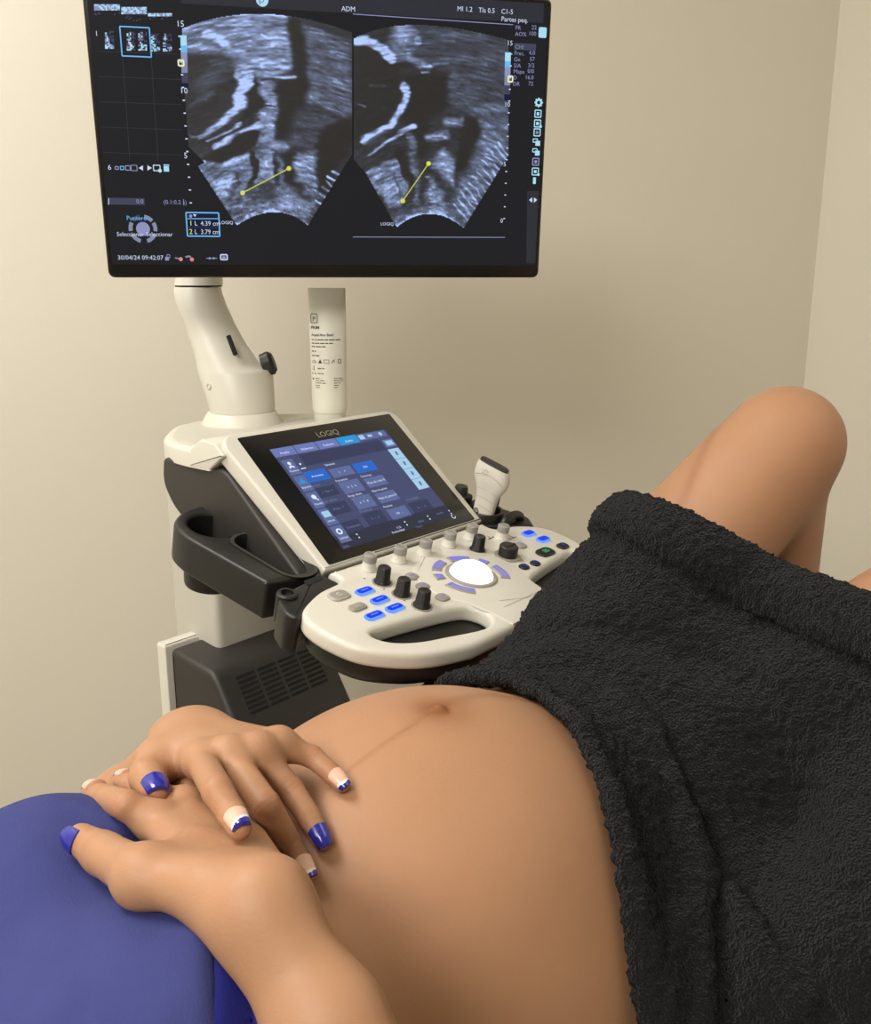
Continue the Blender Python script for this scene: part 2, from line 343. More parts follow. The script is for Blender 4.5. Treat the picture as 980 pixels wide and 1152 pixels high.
# raised centre island around the trackball
th = np.linspace(R(75), R(215), 22); isl = np.array([(TB[0] + .072 * math.cos(t), TB[1] + .066 * math.sin(t)) for t in th] + [(.083, -.165), (.085, -.197)])
isl = isl[isl[:, 0] < TB[0] + .03]; isl = np.vstack([isl, np.array([[2 * TB[0] - a, b] for a, b in isl][::-1])])
mb = MB(); mb.plate(KB, isl, -.002, .0012, .0011); mb.build('centre_island', M['white'], CP)
G = dict(blue=glow('blue_key_light', (28, 62, 240), 1.0), halo=glow('blue_key_rim', (110, 160, 255), 1.0), lav=glow('lavender_key_light', (128, 128, 235), 1.0), ball=glow('trackball_light', (250, 250, 255), 1.6), green=glow('green_key_light', (60, 215, 110), 1.0), navy=glow('navy_key_light', (40, 60, 210), 1.0))
mb = MB(); mb.lathe(KB, TB, [(.0315, -.001), (.0315, .0022), (.030, .0034), (.027, .0034), (.0262, .001)], 40); mb.build('trackball_ring', M['ring'], CP)
mb = MB(); mb.lathe(KB, TB, [(.0262 * math.cos(t), .001 + .0165 * math.sin(t)) for t in np.linspace(0, 1.5, 9)], 36); mb.build('trackball', G['ball'], CP, label='glowing white trackball')
# keys round the trackball (arc shaped, lit lavender)
def arckey(r0, r1, a0, a1):
    A = np.linspace(R(a0), R(a1), 9); sc = .94
    return np.array([(TB[0] + r1 * math.cos(t), TB[1] + sc * r1 * math.sin(t)) for t in A] + [(TB[0] + r0 * math.cos(t), TB[1] + sc * r0 * math.sin(t)) for t in A[::-1]])
for a0, a1 in ((96, 134), (147, 164), (180, 226), (44, 82), (12, 29), (-44, 0)):
    k = arckey(.037, .049, a0, a1); mb = MB(); mb.plate(KB, k, .0005, .0030, .0010, 0)
    kk = k if area2(k) > 0 else k[::-1]; i1 = kk + inset_dirs(kk) * .0016; i2 = kk + inset_dirs(kk) * .0044
    n = len(kk); mb.add([KB(*q, .0032) for q in i1] + [KB(*q, .0032) for q in i2], [(i, (i + 1) % n, n + (i + 1) % n, n + i) for i in range(n)], 1)
    if a0 in (44, 12): mb.quad(KB, i2, .0031, 1)
    mb.build('arc_key', [M['ring'], G['lav']], CP)
def pill(c, w, h, mats, rot=0, rim=True, icon=None, hh=.0026, parent=None):
    ca, sa = math.cos(rot), math.sin(rot)
    base = rect(-w / 2, -h / 2, w / 2, h / 2, h * .5, 7); tr = lambda q: np.stack([c[0] + q[:, 0] * ca - q[:, 1] * sa, c[1] + q[:, 0] * sa + q[:, 1] * ca], 1)
    mb = MB(); mb.plate(KB, tr(base * 1.0), .0, hh, .0012, 0)
    if rim: mb.plate(KB, tr(rect(-w / 2 + .0022, -h / 2 + .0022, w / 2 - .0022, h / 2 - .0022, h * .4, 7)), hh - .0005, hh + .0005, .0004, 1)
    if icon == 'bar': mb.line(KB, tr(np.array([[-w * .22, 0]]))[0], tr(np.array([[w * .22, .0]]))[0], .0014, hh + .0008, 2)
    if icon == 'box':
        for d in (-.0028, .0028): mb.frame(KB, c[0] + d - .0018, c[1] - .0028, c[0] + d + .0018, c[1] + .0028, .0009, hh + .0008, 2)
    if icon == 'ring': mb.arc(KB, c, .0026, .0011, 30, 330, hh + .0008, 2)
    if icon == 'star':
        for t in (0, 60, 120): mb.line(KB, (c[0] - .003 * math.cos(R(t)), c[1] - .003 * math.sin(R(t))), (c[0] + .003 * math.cos(R(t)), c[1] + .003 * math.sin(R(t))), .0009, hh + .0008, 2)
    return mb.build('key', mats, CP)
soft = glow('soft_key_icon', (190, 200, 250), 1.0)
for px in ((410, 666), (427, 676), (444, 685), (421, 693.5)): pill(kb(*px), .0245, .0125, [G['halo'], G['blue'], G['halo']], 0, True, 'bar')
for px in ((594.5, 601), (611, 607.5)): pill(kb(*px), .023, .014, [G['halo'], G['blue'], G['navy']], 0, True, 'bar')
pill(kb(402, 684), .022, .0125, [M['ring'], M['capgrey'], M['lightgrey']], 0, True, 'bar')
pill(kb(381, 671), .026, .018, [M['lightgrey'], M['capgrey'], M['white']], 0, True, 'ring')
for px in ((463, 649.5), (475.5, 660.5), (497.5, 673), (585.5, 614.5)): pill(kb(*px), .0165, .0145, [M['ring'], M['capgrey'], G['lav']], 0, True, 'bar')
pill(kb(613.5, 622), .030, .019, [M['black'], M['void'], G['green']], 0, True, 'box')
for px, ic in (((633, 615), 'star'), ((589.5, 638.5), 'ring'), ((602, 634.5), 'ring')): pill(kb(*px), .0185 if ic == 'star' else .0135, .014 if ic == 'star' else .0125, [M['black'], M['void'], G['navy']], 0, True, ic)
for px in ((414.5, 640.5), (448.5, 631.5), (477, 623.5), (504.5, 614), (529, 606), (564, 606)):
    c = kb(*px); mb = MB(); mb.lathe(KB, c, [(.0098, .0), (.0098, .0018), (.0085, .0034), (.0076, .0105)], 28, 0)
    mb.lathe(KB, c, [(.0078, .0105), (.0078, .0185), (.0070, .0196)], 28, 1); mb.line(KB, (c[0], c[1] - .0072), (c[0], c[1] + .0072), .0008, .0198, 2)
    mb.build('white_knob', [M['white'], M['capgrey'], M['ink']], CP, label='short white knob with a grey cap')
for px in ((430, 655.5), (452, 669), (474.5, 682), (537, 619)):
    c = kb(*px); mb = MB(); mb.lathe(KB, c, [(.0118, .0), (.0118, .0008)], 28, 1)
    prof = [(.0098, .0008), (.0098, .0024), (.0084, .0045), (.0074, .0190), (.0066, .0200), (.0001, .0192)]
    L = [[KB(c[0] + r * (1 - .035 * (h > .004) * (j % 4 < 2)) * math.cos(2 * math.pi * j / 48), c[1] + r * (1 - .035 * (h > .004) * (j % 4 < 2)) * math.sin(2 * math.pi * j / 48), h) for j in range(48)] for r, h in prof]
    mb.loops(L, 0); mb.build('black_knob', [M['black'], M['ring']], CP, label='tall black knob')
c = kb(570.5, 626); mb = MB(); mb.lathe(KB, c, [(.0165, .0), (.0165, .0015), (.0158, .002)], 30, 1); mb.quad(KB, [(c[0] + .006, c[1] - .022), (c[0] + .015, c[1] - .008), (c[0], c[1] - .013)], .0016, 1)
mb.lathe(KB, c, [(.0122, .002), (.0120, .0140), (.0105, .0155)], 30, 0); mb.line(KB, (c[0] - .011, c[1]), (c[0] + .011, c[1]), .0035, .0162, 0); mb.build('dial', [M['black'], M['ring']], CP, label='wide black dial on a grey ring')
for p, q in (((545, 627), (551, 625)), ((538, 630.5), (548, 627.5)), ((548, 603), (553, 606)), ((549, 607), (556, 604)), ((571, 602), (578, 605)), ((573, 607), (581, 604))):   # printed guide marks
    mb = MB(); mb.line(KB, kb(*p), kb(*q), .0012, .0004); mb.build('guide_mark', M['ink'], CP, False)
for p in ((410, 651), (432, 663), (455, 676)): mb = MB(); mb.disc(KB, kb(*p), .0011, .0004, 0, 8); mb.build('guide_dot', M['ink'], CP, False)
for p, q in (((567, 684), (613, 663.5)), ((562, 677), (615, 671))): mb = MB(); mb.line(KB, kb(*p), kb(*q), .0006, .0016); mb.build('seam_line', M['seam'], CP, False)
# side tray with cup holder, and the bracket joining it to the panel
to = rounded([kb(300, 655), kb(206, 602), kb(193, 588), kb(204, 574), kb(237, 566), kb(345, 629), kb(352, 646)], [.004, .03, .03, .03, .012, .01, .01], 6)
to = to if area2(to) > 0 else to[::-1]
cupc = kb(242, 590); cup = np.array([(cupc[0] + .030 * math.cos(t), cupc[1] + .033 * math.sin(t)) for t in np.linspace(0, 2 * math.pi, 32, endpoint=False)][::-1])
t0, t1 = np.array(kb(284, 610)), np.array(kb(332, 638)); dd = unit(t1 - t0); ee = V(-dd[1], dd[0]); rw = .021
slot = [t0 + rw * (math.cos(a) * -dd + math.sin(a) * ee) for a in np.linspace(-math.pi / 2, math.pi / 2, 10)] + [t1 + rw * (math.cos(a) * dd - math.sin(a) * ee) for a in np.linspace(-math.pi / 2, math.pi / 2, 10)]
slot = np.array(slot); slot = slot if area2(slot) < 0 else slot[::-1]
TRAY = holed('side_tray', KB, to, [cup, slot], -.047, 0, .005, M['black'], US)
mb = MB(); mb.lathe(KB, cupc, [(.0302, -.003), (.0292, -.02), (.0275, -.070), (.030, -.078), (.031, -.074), (.0335, -.04), (.0335, -.02)][::-1], 36, caps=False)
mb.lathe(KB, cupc, [(.029, -.071), (.029, -.066)], 36); mb.build('cup_holder', M['black'], TRAY)
mb = MB(); si = slot[::-1]; mb.plate(KB, si + inset_dirs(si) * -.002, -.034, -.028, .0005); mb.build('tray_well', M['void'], TRAY)
so = si; mb = MB(); n = len(so); o1 = so - inset_dirs(so) * .0045
mb.add([KB(*q, .0008) for q in so] + [KB(*q, .0008) for q in o1], [(i, (i + 1) % n, n + (i + 1) % n, n + i) for i in range(n)]); mb.build('tray_lip', M['dark'], TRAY)
br = rounded([kb(312, 674), kb(322, 664), kb(350, 650), kb(352, 640), kb(384, 655), kb(366, 667), kb(343, 682), kb(338, 694), kb(322, 690)], .006, 4)
br = br if area2(br) > 0 else br[::-1]
mb = MB(); mb.plate(KB, br, -.046, -.001, .004, bot=.004); BRK = mb.build('tray_bracket', M['black'], US)
mb = MB(); hk = rounded([kb(341, 653), kb(361, 646), kb(365, 650), kb(346, 658.5)], .004, 4); mb.plate(KB, hk, -.002, -.0006, 0); mb.build('bracket_slot', M['void'], BRK)
mb = MB(); c = kb(323, 669); mb.lathe(KB, c, [(.0115, -.03), (.0115, .001), (.0100, .0028), (.0070, .0028), (.0060, -.006), (.0058, -.012)], 24); mb.build('cable_hook', M['black'], TRAY)

# lift column and base cabinet
mb = MB(); mb.plate(FL, rounded([(.072, .315), (.212, .315), (.212, .425), (.072, .425)], .012), -.235, .03, 0); mb.build('lift_column', M['shell'], US)
bp = rounded([(.262, -.209), (.362, -.198), (.362, -.86), (.08, -.86), (.08, -.80), (.105, -.50), (.185, -.33)], [.015, .01, .01, .02, .02, .03, .03], 5)
BASE = slab(bp, .02, .228, .010, M['dark'], 'base_cabinet', US)
mb = MB(); mb.plate(FL, rounded([(.014, .386), (.014, .3625), (.234, .3625), (.234, .386)], [.006, .002, .002, .006]), -.85, -.193, .004); mb.build('rear_cover', M['white'], BASE)
mb = MB()
VF = Fr(ML(0, .2625, -.209), MX, unit(-(MK * (.185 - .262) + ZU * (-.33 + .209))))    # along the sloping front
for k in range(4):
    for r in range(8):
        a = .052 + k * .038; mb.box(VF, a, -.020 - r * .0075, -.001, a + .032, -.020 - r * .0075 + .0040, .0010)
for k in range(4): mb.box(VF, .051 + k * .038, -.076, -.0015, .085 + k * .038, -.014, .0003, 0, 0)
mb.build('vent_grille', M['void'], BASE)
for a, b in ((.045, .13), (.205, .13), (.045, .33), (.205, .33)):
    q = ML(a, b, 0); CFm = Fr(V(q[0], q[1], .06), MK, ZU); mb = MB()
    mb.lathe(CFm, (0, 0), [(.055, -.014), (.060, -.010), (.060, .010), (.055, .014)], 28, 0); mb.lathe(CFm, (0, 0), [(.02, -.018), (.02, .018)], 20, 1)
    mb.box(Fr(V(q[0], q[1], .0), MX, MK), -.022, -.02, .06, .022, .03, .14, .008, 1); mb.build('caster_wheel', [M['black'], M['dark']], BASE)

# transducer rack at the right rear of the panel
hb = rounded([kb(548, 583), kb(556, 572), kb(575, 567), kb(612, 581), kb(634, 597), kb(606, 594), kb(575, 590)], .006, 4)
hb = np.array([(.272, -.002), (.285, -.012), (.318, -.028), (.345, -.046), (.366, -.02), (.355, .02), (.335, .045), (.285, .045)]); hb = rounded(hb, .008, 4)
mb = MB(); mb.plate(KB, hb, -.035, -.004, .004); RACK = mb.build('transducer_rack', M['black'], US)
hc = kb(546, 578); pc = np.array([(hc[0] + .0255 * math.cos(t), hc[1] + .022 * math.sin(t)) for t in np.linspace(0, 2 * math.pi, 28, endpoint=False)])
mb = MB(); mb.lathe(KB, hc, [(.027, -.03), (.028, .004), (.0265, .007), (.0225, .007), (.0215, .0), (.021, -.03)], 30, 0, None, 1.0, .85); mb.build('transducer_holder', M['black'], RACK)
for a_, b_, h, w, d in ((.292, .044, .020, .020, .018), (.294, .020, .018, .016, .018), (.345, .030, .022, .016, .014)):
    mb = MB(); mb.box(KB, a_ - w / 2, b_ - d / 2, -.02, a_ + w / 2, b_ + d / 2, h, .005, 0, .003); mb.build('rack_post', M['black'], RACK)
mb = MB(); mb.lathe(KB, (.286, .047), [(.009, .016), (.0095, .028), (.008, .032)], 20); mb.build('rack_peg', M['black'], RACK)
c = kb(583, 588); mb = MB(); mb.tube([KB(c[0] + .020 * math.cos(t), c[1] + .01, .010 * math.sin(t) - .003) for t in np.linspace(0, math.pi, 12)], .006, 10); mb.build('cable_clip', M['black'], RACK)
# monitor arm
AO = ML(AC, .315, .118); AF = Fr(AO, V(1, 0, 0), V(0, 1, 0))
mb = MB(); mb.lathe(AF, (0, 0), [(.058, -.004), (.056, .003), (.0485, .0155), (.0465, .0175)], 40); mb.build('arm_foot', M['white'], US)
def zpt(u, v, off=0): d = CAM + ray(u, v) * 1.0; z = (AO - CAM) @ CF; return P(u, v, z + off)
za = (AO - CAM) @ CF; pxm = za / FPX
lo = zpt(272, 464); mid = zpt(269, 426); up = zpt(224, 335); top = zpt(223, 322)
L = []
def ringat(c, rx, ry, tilt=0, k=32):           # horizontal ring, optionally rolled
    return [c + V(rx * math.cos(t), ry * math.sin(t), rx * math.cos(t) * math.tan(tilt)) for t in np.linspace(0, 2 * math.pi, k, endpoint=False)]
q0 = lo + V(0, 0, 0)
mb = MB(); mb.loops([ringat(q0 + V(0, 0, -.003), .0430, .0430), ringat(q0 + V(0, 0, .0012), .0435, .0435)], 1)
RG = [(273, 462, .0445, .0445, 0), (272.8, 460, .0455, .0455, 0), (269.5, 440, .0485, .0475, 0), (265, 418, .0520, .0490, 0), (264.3, 415, .0518, .0485, 0), (262.5, 413, .0500, .0470, -.05), (258, 405, .0488, .0450, -.22), (253.5, 397, .0473, .0430, -.32), (240.8, 372, .0432, .0390, -.40),
      (231, 352, .0403, .0365, -.36), (225.5, 337, .0360, .0345, -.24), (223, 328, .0332, .0330, -.08), (222.5, 323, .0321, .0320, 0)]
mb.loops([ringat(zpt(u, v), rx, ry, t) for u, v, rx, ry, t in RG], 0)
ARM = mb.build('monitor_arm', [M['white'], M['void']], US, True, 60)
mb = MB(); mb.loops([ringat(zpt(223.5, 322.6), .0325, .032), ringat(zpt(223.5, 321), .0325, .032)], 1); mb.loops([ringat(zpt(223.5, 321), .0335, .033), ringat(zpt(225, 300), .031, .03), ringat(zpt(230, 270), .028, .028), ringat(zpt(236, 235), .026, .026)], 0); mb.build('arm_head', [M['white'], M['void']], ARM)
# cable slot, lock lever and screw on the arm
SF = Fr(zpt(261, 388, -.0385), unit(V(1, 0, .0)), unit(zpt(256, 378) - zpt(266, 398)) )
p0, p1 = zpt(257, 378, -.0375), zpt(265, 399, -.0395); mb = MB(); mb.tube([p0, p0 * .5 + p1 * .5 + V(0, -.0005, 0), p1], .0035, 8); mb.build('cable_slot', M['void'], ARM)
c = zpt(302, 409, -.008); mb = MB(); mb.lathe(Fr(c, V(0, 1, 0), V(-.35, 0, 1)), (0, 0), [(.006, -.010), (.0125, -.008), (.0135, .004), (.010, .0085)], 24, 0, None, .8, 1.25); mb.build('lock_lever', M['black'], ARM)
c = zpt(240, 434, -.030); mb = MB(); mb.lathe(Fr(c, unit(V(1, -.9, 0)), ZU), (0, 0), [(.0045, .002), (.0055, .0075), (.0045, .0085), (.003, .0085), (.0025, .007)], 18); mb.build('screw_cover', M['shell'], ARM)

# ------------------------------------------------------------------ the monitor
mt = R(-4.6); my = R(11.5); XM = V(math.cos(my), math.sin(my), 0); BM = V(-math.sin(my), math.cos(my), 0)
MP = Fr(P(122, 312.5, 1.12), XM, ZU * math.cos(mt) + BM * math.sin(mt)); mp = MP.at
mw, mh = mp(606, 312)[0], (mp(98, -34)[1] + mp(622, 1)[1]) / 2 + .001
mo = rect(0, 0, mw, mh, .009, 6)
mb = MB(); mb.plate(MP, mo, -.026, 0, .003, bot=.008); MON = mb.build('monitor', M['bezel'], US)
mb = MB(); mb.plate(MP, rect(.08, .05, mw - .08, mh - .05, .02), -.048, -.024, 0, bot=.014); mb.plate(MP, rect(.03, .09, .20, .24, .02), -.075, -.04, 0, bot=.01); mb.build('monitor_back', M['black'], MON)
sbx = (.0050, mp(300, 298)[1], mw - .0050, mh - .0085)
T = dict(bg=glow('screen_background', (32, 32, 35), 1), bar=glow('screen_bar', (48, 49, 56), 1), grid=glow('screen_grid', (58, 60, 62), 1), white=glow('screen_white', (205, 218, 240), 1), grey=glow('screen_grey', (130, 140, 165), 1),
         cyan=glow('screen_cyan', (110, 185, 240), 1), lav=glow('screen_lavender', (142, 146, 190), 1), slate=glow('screen_slate', (66, 70, 92), 1), yellow=glow('screen_yellow', (215, 220, 90), 1), cream=glow('screen_cream', (240, 240, 190), 1),
         pink=glow('screen_pink', (225, 130, 140), 1), ice=glow('screen_ice', (170, 220, 240), 1), navy=glow('screen_navy', (22, 30, 52), 1), blk=glow('screen_black', (14, 14, 17), 1))
TM = list(T.values()); TI = {k: i for i, k in enumerate(T)}
mb = MB(); mb.quad(MP, [(sbx[0], sbx[1]), (sbx[2], sbx[1]), (sbx[2], sbx[3]), (sbx[0], sbx[3])], .0004, 0); SCR = mb.build('screen', [T['bg']], MON, False)
# --- the two sector images: brightness painted point by point, as the display shows it
def seg_d(X, Y, pts):
    d = np.full(X.shape, 1e9); tt = np.zeros(X.shape); n = len(pts) - 1
    for i in range(n):
        (x0, y0), (x1, y1) = pts[i][:2], pts[i + 1][:2]; dx, dy = x1 - x0, y1 - y0
        t = np.clip(((X - x0) * dx + (Y - y0) * dy) / (dx * dx + dy * dy + 1e-9), 0, 1); e = np.hypot(X - x0 - t * dx, Y - y0 - t * dy)
        m = e < d; d[m] = e[m]; tt[m] = (i + t[m]) / n
    return d, tt
def inside(X, Y, pts):
    c = np.zeros(X.shape, bool); n = len(pts)
    for i in range(n):
        (x0, y0), (x1, y1) = pts[i], pts[(i + 1) % n]
        if y0 == y1: continue
        c ^= ((y0 > Y) != (y1 > Y)) & (X < (x1 - x0) * (Y - y0) / (y1 - y0) + x0)
    return c
def sstep(x): x = np.clip(x, 0, 1); return x * x * (3 - 2 * x)
def polyf(I, X, Y, pts, val, soft=2.5):
    d, _ = seg_d(X, Y, list(pts) + [pts[0]]); d = np.where(inside(X, Y, pts), -d, d); w = sstep(.5 - d / (2 * soft)); I += (val - I) * w
def strk(I, X, Y, pts, w0, val, soft=2.0, w1=None):
    d, t = seg_d(X, Y, pts); w = w0 + ((w1 if w1 is not None else w0) - w0) * t; a = sstep(.5 - (d - w / 2) / (2 * soft)); I += (val - I) * a
def speckle(X, Y, apex, lr, lt, seed, tilt=0):
    g = np.random.default_rng(seed); r = np.hypot(X - apex[0], Y - apex[1]); th = np.arctan2(X - apex[0], apex[1] - Y) * 150 + r * tilt
    N = g.random((400, 600)); a = (r / lr) % 398; b = (th / lt + 300) % 598; i, j = a.astype(int), b.astype(int); fa, fb = a - i, b - j
    return (N[i, j] * (1 - fa) + N[i + 1, j] * fa) * (1 - fb) + (N[i, j + 1] * (1 - fa) + N[i + 1, j + 1] * fa) * fb
def sector(name, x0, x1, y0, y1, mask, paint, apex, seed, step=1.0):
    X, Y = np.meshgrid(np.arange(x0, x1 + .1, step), np.arange(y0, y1 + .1, step)); I = np.full(X.shape, .10)
    wx = 7 * (speckle(X, Y, apex, 11, 20, seed + 5) - .5) + 4 * (speckle(X, Y, apex, 4, 8, seed + 6) - .5); wy = 6 * (speckle(X, Y, apex, 11, 20, seed + 7) - .5) + 3 * (speckle(X, Y, apex, 4, 8, seed + 8) - .5); paint(I, X + wx, Y + wy)
    n1 = speckle(X, Y, apex, 2.0, 7, seed); n2 = speckle(X, Y, apex, 1.3, 2.2, seed + 1); n3 = speckle(X, Y, apex, 7, 16, seed + 2)
    n = .5 * n1 + .3 * n2 + .2 * n3; I = np.clip(I * (.10 + 2.15 * n) + (I > .02) * .55 * I * (n1 > .84), 0, 1)
    k = inside(X, Y, mask); h, w = X.shape; idx = -np.ones(X.shape, int)
    q = k[:-1, :-1] & k[1:, :-1] & k[:-1, 1:] & k[1:, 1:]; use = np.zeros(X.shape, bool)
    for a, b in ((0, 0), (1, 0), (0, 1), (1, 1)): use[a:h - 1 + a, b:w - 1 + b] |= q
    idx[use] = np.arange(use.sum()); px = np.stack([X[use], Y[use]], 1)
    vs = [MP(*mp(u, v), .0007) for u, v in px]; jj, ii = np.nonzero(q)
    fs = np.stack([idx[jj, ii], idx[jj + 1, ii], idx[jj + 1, ii + 1], idx[jj, ii + 1]], 1)
    o = obj(name, vs, fs, [FANM], SCR, False)
    c = np.clip(I[use], 0, 1)[:, None]; rgb = c ** .92 * V(.68, .78, 1.0) * .98 + .04 * V(.9, .9, 1.0); lin = np.where(rgb < .04045, rgb / 12.92, ((rgb + .055) / 1.055) ** 2.4)
    at = o.data.color_attributes.new('echo', 'FLOAT_COLOR', 'POINT'); at.data.foreach_set('color', np.hstack([lin, np.ones((len(lin), 1))]).ravel())
    return o
FANM = bpy.data.materials.new('ultrasound_echo'); FANM.use_nodes = True; _n = FANM.node_tree; _b = _n.nodes['Principled BSDF']; _b.inputs['Base Color'].default_value = (.01, .01, .01, 1); _b.inputs['Roughness'].default_value = .35
_a = _n.nodes.new('ShaderNodeAttribute'); _a.attribute_name = 'echo'; _n.links.new(_a.outputs['Color'], _b.inputs['Emission Color']); _b.inputs['Emission Strength'].default_value = 1
def P1(pts): return [(195 + x / 4.267, y / 4.267) for x, y in pts]
def P2(pts): return [(390 + x / 4.083, y / 4.083) for x, y in pts]
def paint1(I, X, Y):
    f = lambda p, v, s=2.5: polyf(I, X, Y, P1(p), v, s)
    s = lambda p, w, v, so=1.6, w1=None: strk(I, X, Y, P1(p), w / 4.267, v, so, None if w1 is None else w1 / 4.267)
    f([(20, 150), (130, 95), (300, 55), (560, 70), (565, 340), (420, 390), (340, 300), (260, 262), (20, 262)], .50, 4)
    f([(40, 160), (150, 150), (250, 240), (230, 262), (40, 250)], .30, 4)
    s([(60, 225), (180, 235), (250, 250)], 16, .5); s([(150, 165), (215, 190), (262, 240)], 44, .78, 3); s([(40, 150), (150, 120), (240, 130)], 10, .68); s([(250, 75), (400, 72), (545, 92)], 12, .85); s([(280, 120), (340, 110)], 40, .62, 4)
    s([(415, 158), (450, 178), (492, 172)], 10, .85, 1); s([(280, 240), (350, 245)], 14, .7); s([(380, 290), (470, 300), (540, 330)], 16, .65); s([(400, 330), (500, 330)], 8, .25)
    f([(20, 262), (170, 262), (300, 300), (300, 400), (270, 500), (200, 570), (80, 650), (20, 640)], .07, 6); s([(140, 420), (230, 340), (290, 310)], 70, .20, 12); s([(80, 500), (190, 440)], 12, .28, 3); s([(190, 300), (300, 310)], 20, .22, 4)
    f([(300, 290), (370, 290), (380, 380), (300, 380)], .35, 4)
    s([(345, 350), (330, 430), (312, 500), (250, 580), (120, 655)], 84, .82, 3, 10)
    f([(385, 375), (430, 480), (425, 520), (360, 560), (320, 580), (345, 520), (375, 440)], .03, 2)
    f([(400, 370), (500, 390), (500, 560), (510, 620), (480, 690), (400, 700), (410, 530), (440, 520)], .48, 4); s([(430, 500), (480, 515)], 10, .1, 1); s([(430, 600), (500, 608)], 7, .85, 1); s([(420, 385), (520, 375)], 16, .12, 2); s([(440, 360), (578, 372)], 12, .75, 1.5)
    f([(545, 85), (620, 120), (665, 300), (640, 440), (600, 540), (575, 660), (505, 665), (500, 400), (585, 375), (560, 250)], .035, 5)
    f([(625, 120), (860, 190), (862, 540), (740, 580), (680, 470), (650, 400)], .30, 6); s([(660, 470), (760, 500)], 50, .40, 8); f([(600, 520), (740, 570), (680, 720), (560, 690)], .20, 8)
    f([(730, 595), (862, 560), (862, 740), (770, 800), (700, 940), (685, 800), (700, 690)], .03, 5)
    s([(80, 650), (160, 650)], 8, .35, 1); s([(150, 683), (260, 640), (330, 590)], 12, .72, 1.2); s([(160, 690), (300, 630), (420, 570)], 8, .08, 1); s([(190, 712), (300, 660), (420, 600)], 30, .74, 2, 40); s([(200, 690), (380, 590)], 5, .1, 1)
    f([(130, 775), (210, 716), (330, 650), (400, 628), (428, 645), (395, 690), (370, 730), (320, 740), (240, 782), (130, 790)], .03, 2)
    f([(110, 795), (150, 775), (240, 785), (365, 735), (382, 820), (372, 880), (310, 960), (220, 980)], .42, 2)
    s([(200, 860), (240, 820), (310, 830), (325, 880), (280, 925), (215, 910), (200, 860)], 14, .24, 2); s([(225, 880), (280, 860)], 46, .78, 4); s([(260, 790), (355, 760)], 22, .66, 3); s([(170, 850), (240, 945), (310, 950)], 14, .66, 3); s([(115, 800), (150, 780)], 10, .95, 1)
    f([(380, 735), (480, 690), (480, 890), (400, 900)], .50, 4); s([(382, 745), (392, 870)], 26, .05, 1.5); s([(495, 700), (540, 700)], 40, .5, 4); s([(485, 760), (495, 950)], 22, .07, 1.5); s([(510, 750), (520, 900)], 26, .38, 3)
    f([(545, 725), (600, 735), (570, 780), (560, 830), (530, 815)], .05, 2); s([(540, 820), (580, 890), (625, 925)], 26, .06, 1.5)
    f([(570, 790), (600, 735), (690, 730), (690, 930), (640, 940), (585, 870)], .52, 4)
    f([(230, 975), (340, 920), (520, 880), (640, 960), (700, 940), (640, 1090), (560, 1040), (470, 1020), (300, 1090)], .34, 6); f([(400, 880), (470, 860), (480, 960), (380, 960)], .16, 5); s([(520, 970), (610, 1000)], 70, .5, 9); s([(340, 1000), (560, 1000)], 30, .48, 6)
    s([(300, 1080), (370, 1037), (470, 1018), (570, 1037), (645, 1085)], 20, .92, 1.4)
    for t in np.linspace(0, 1, 6): s([(700 + 90 * t - 20, 960 - 150 * t), (725 + 90 * t, 985 - 150 * t)], 9, .75, 1)
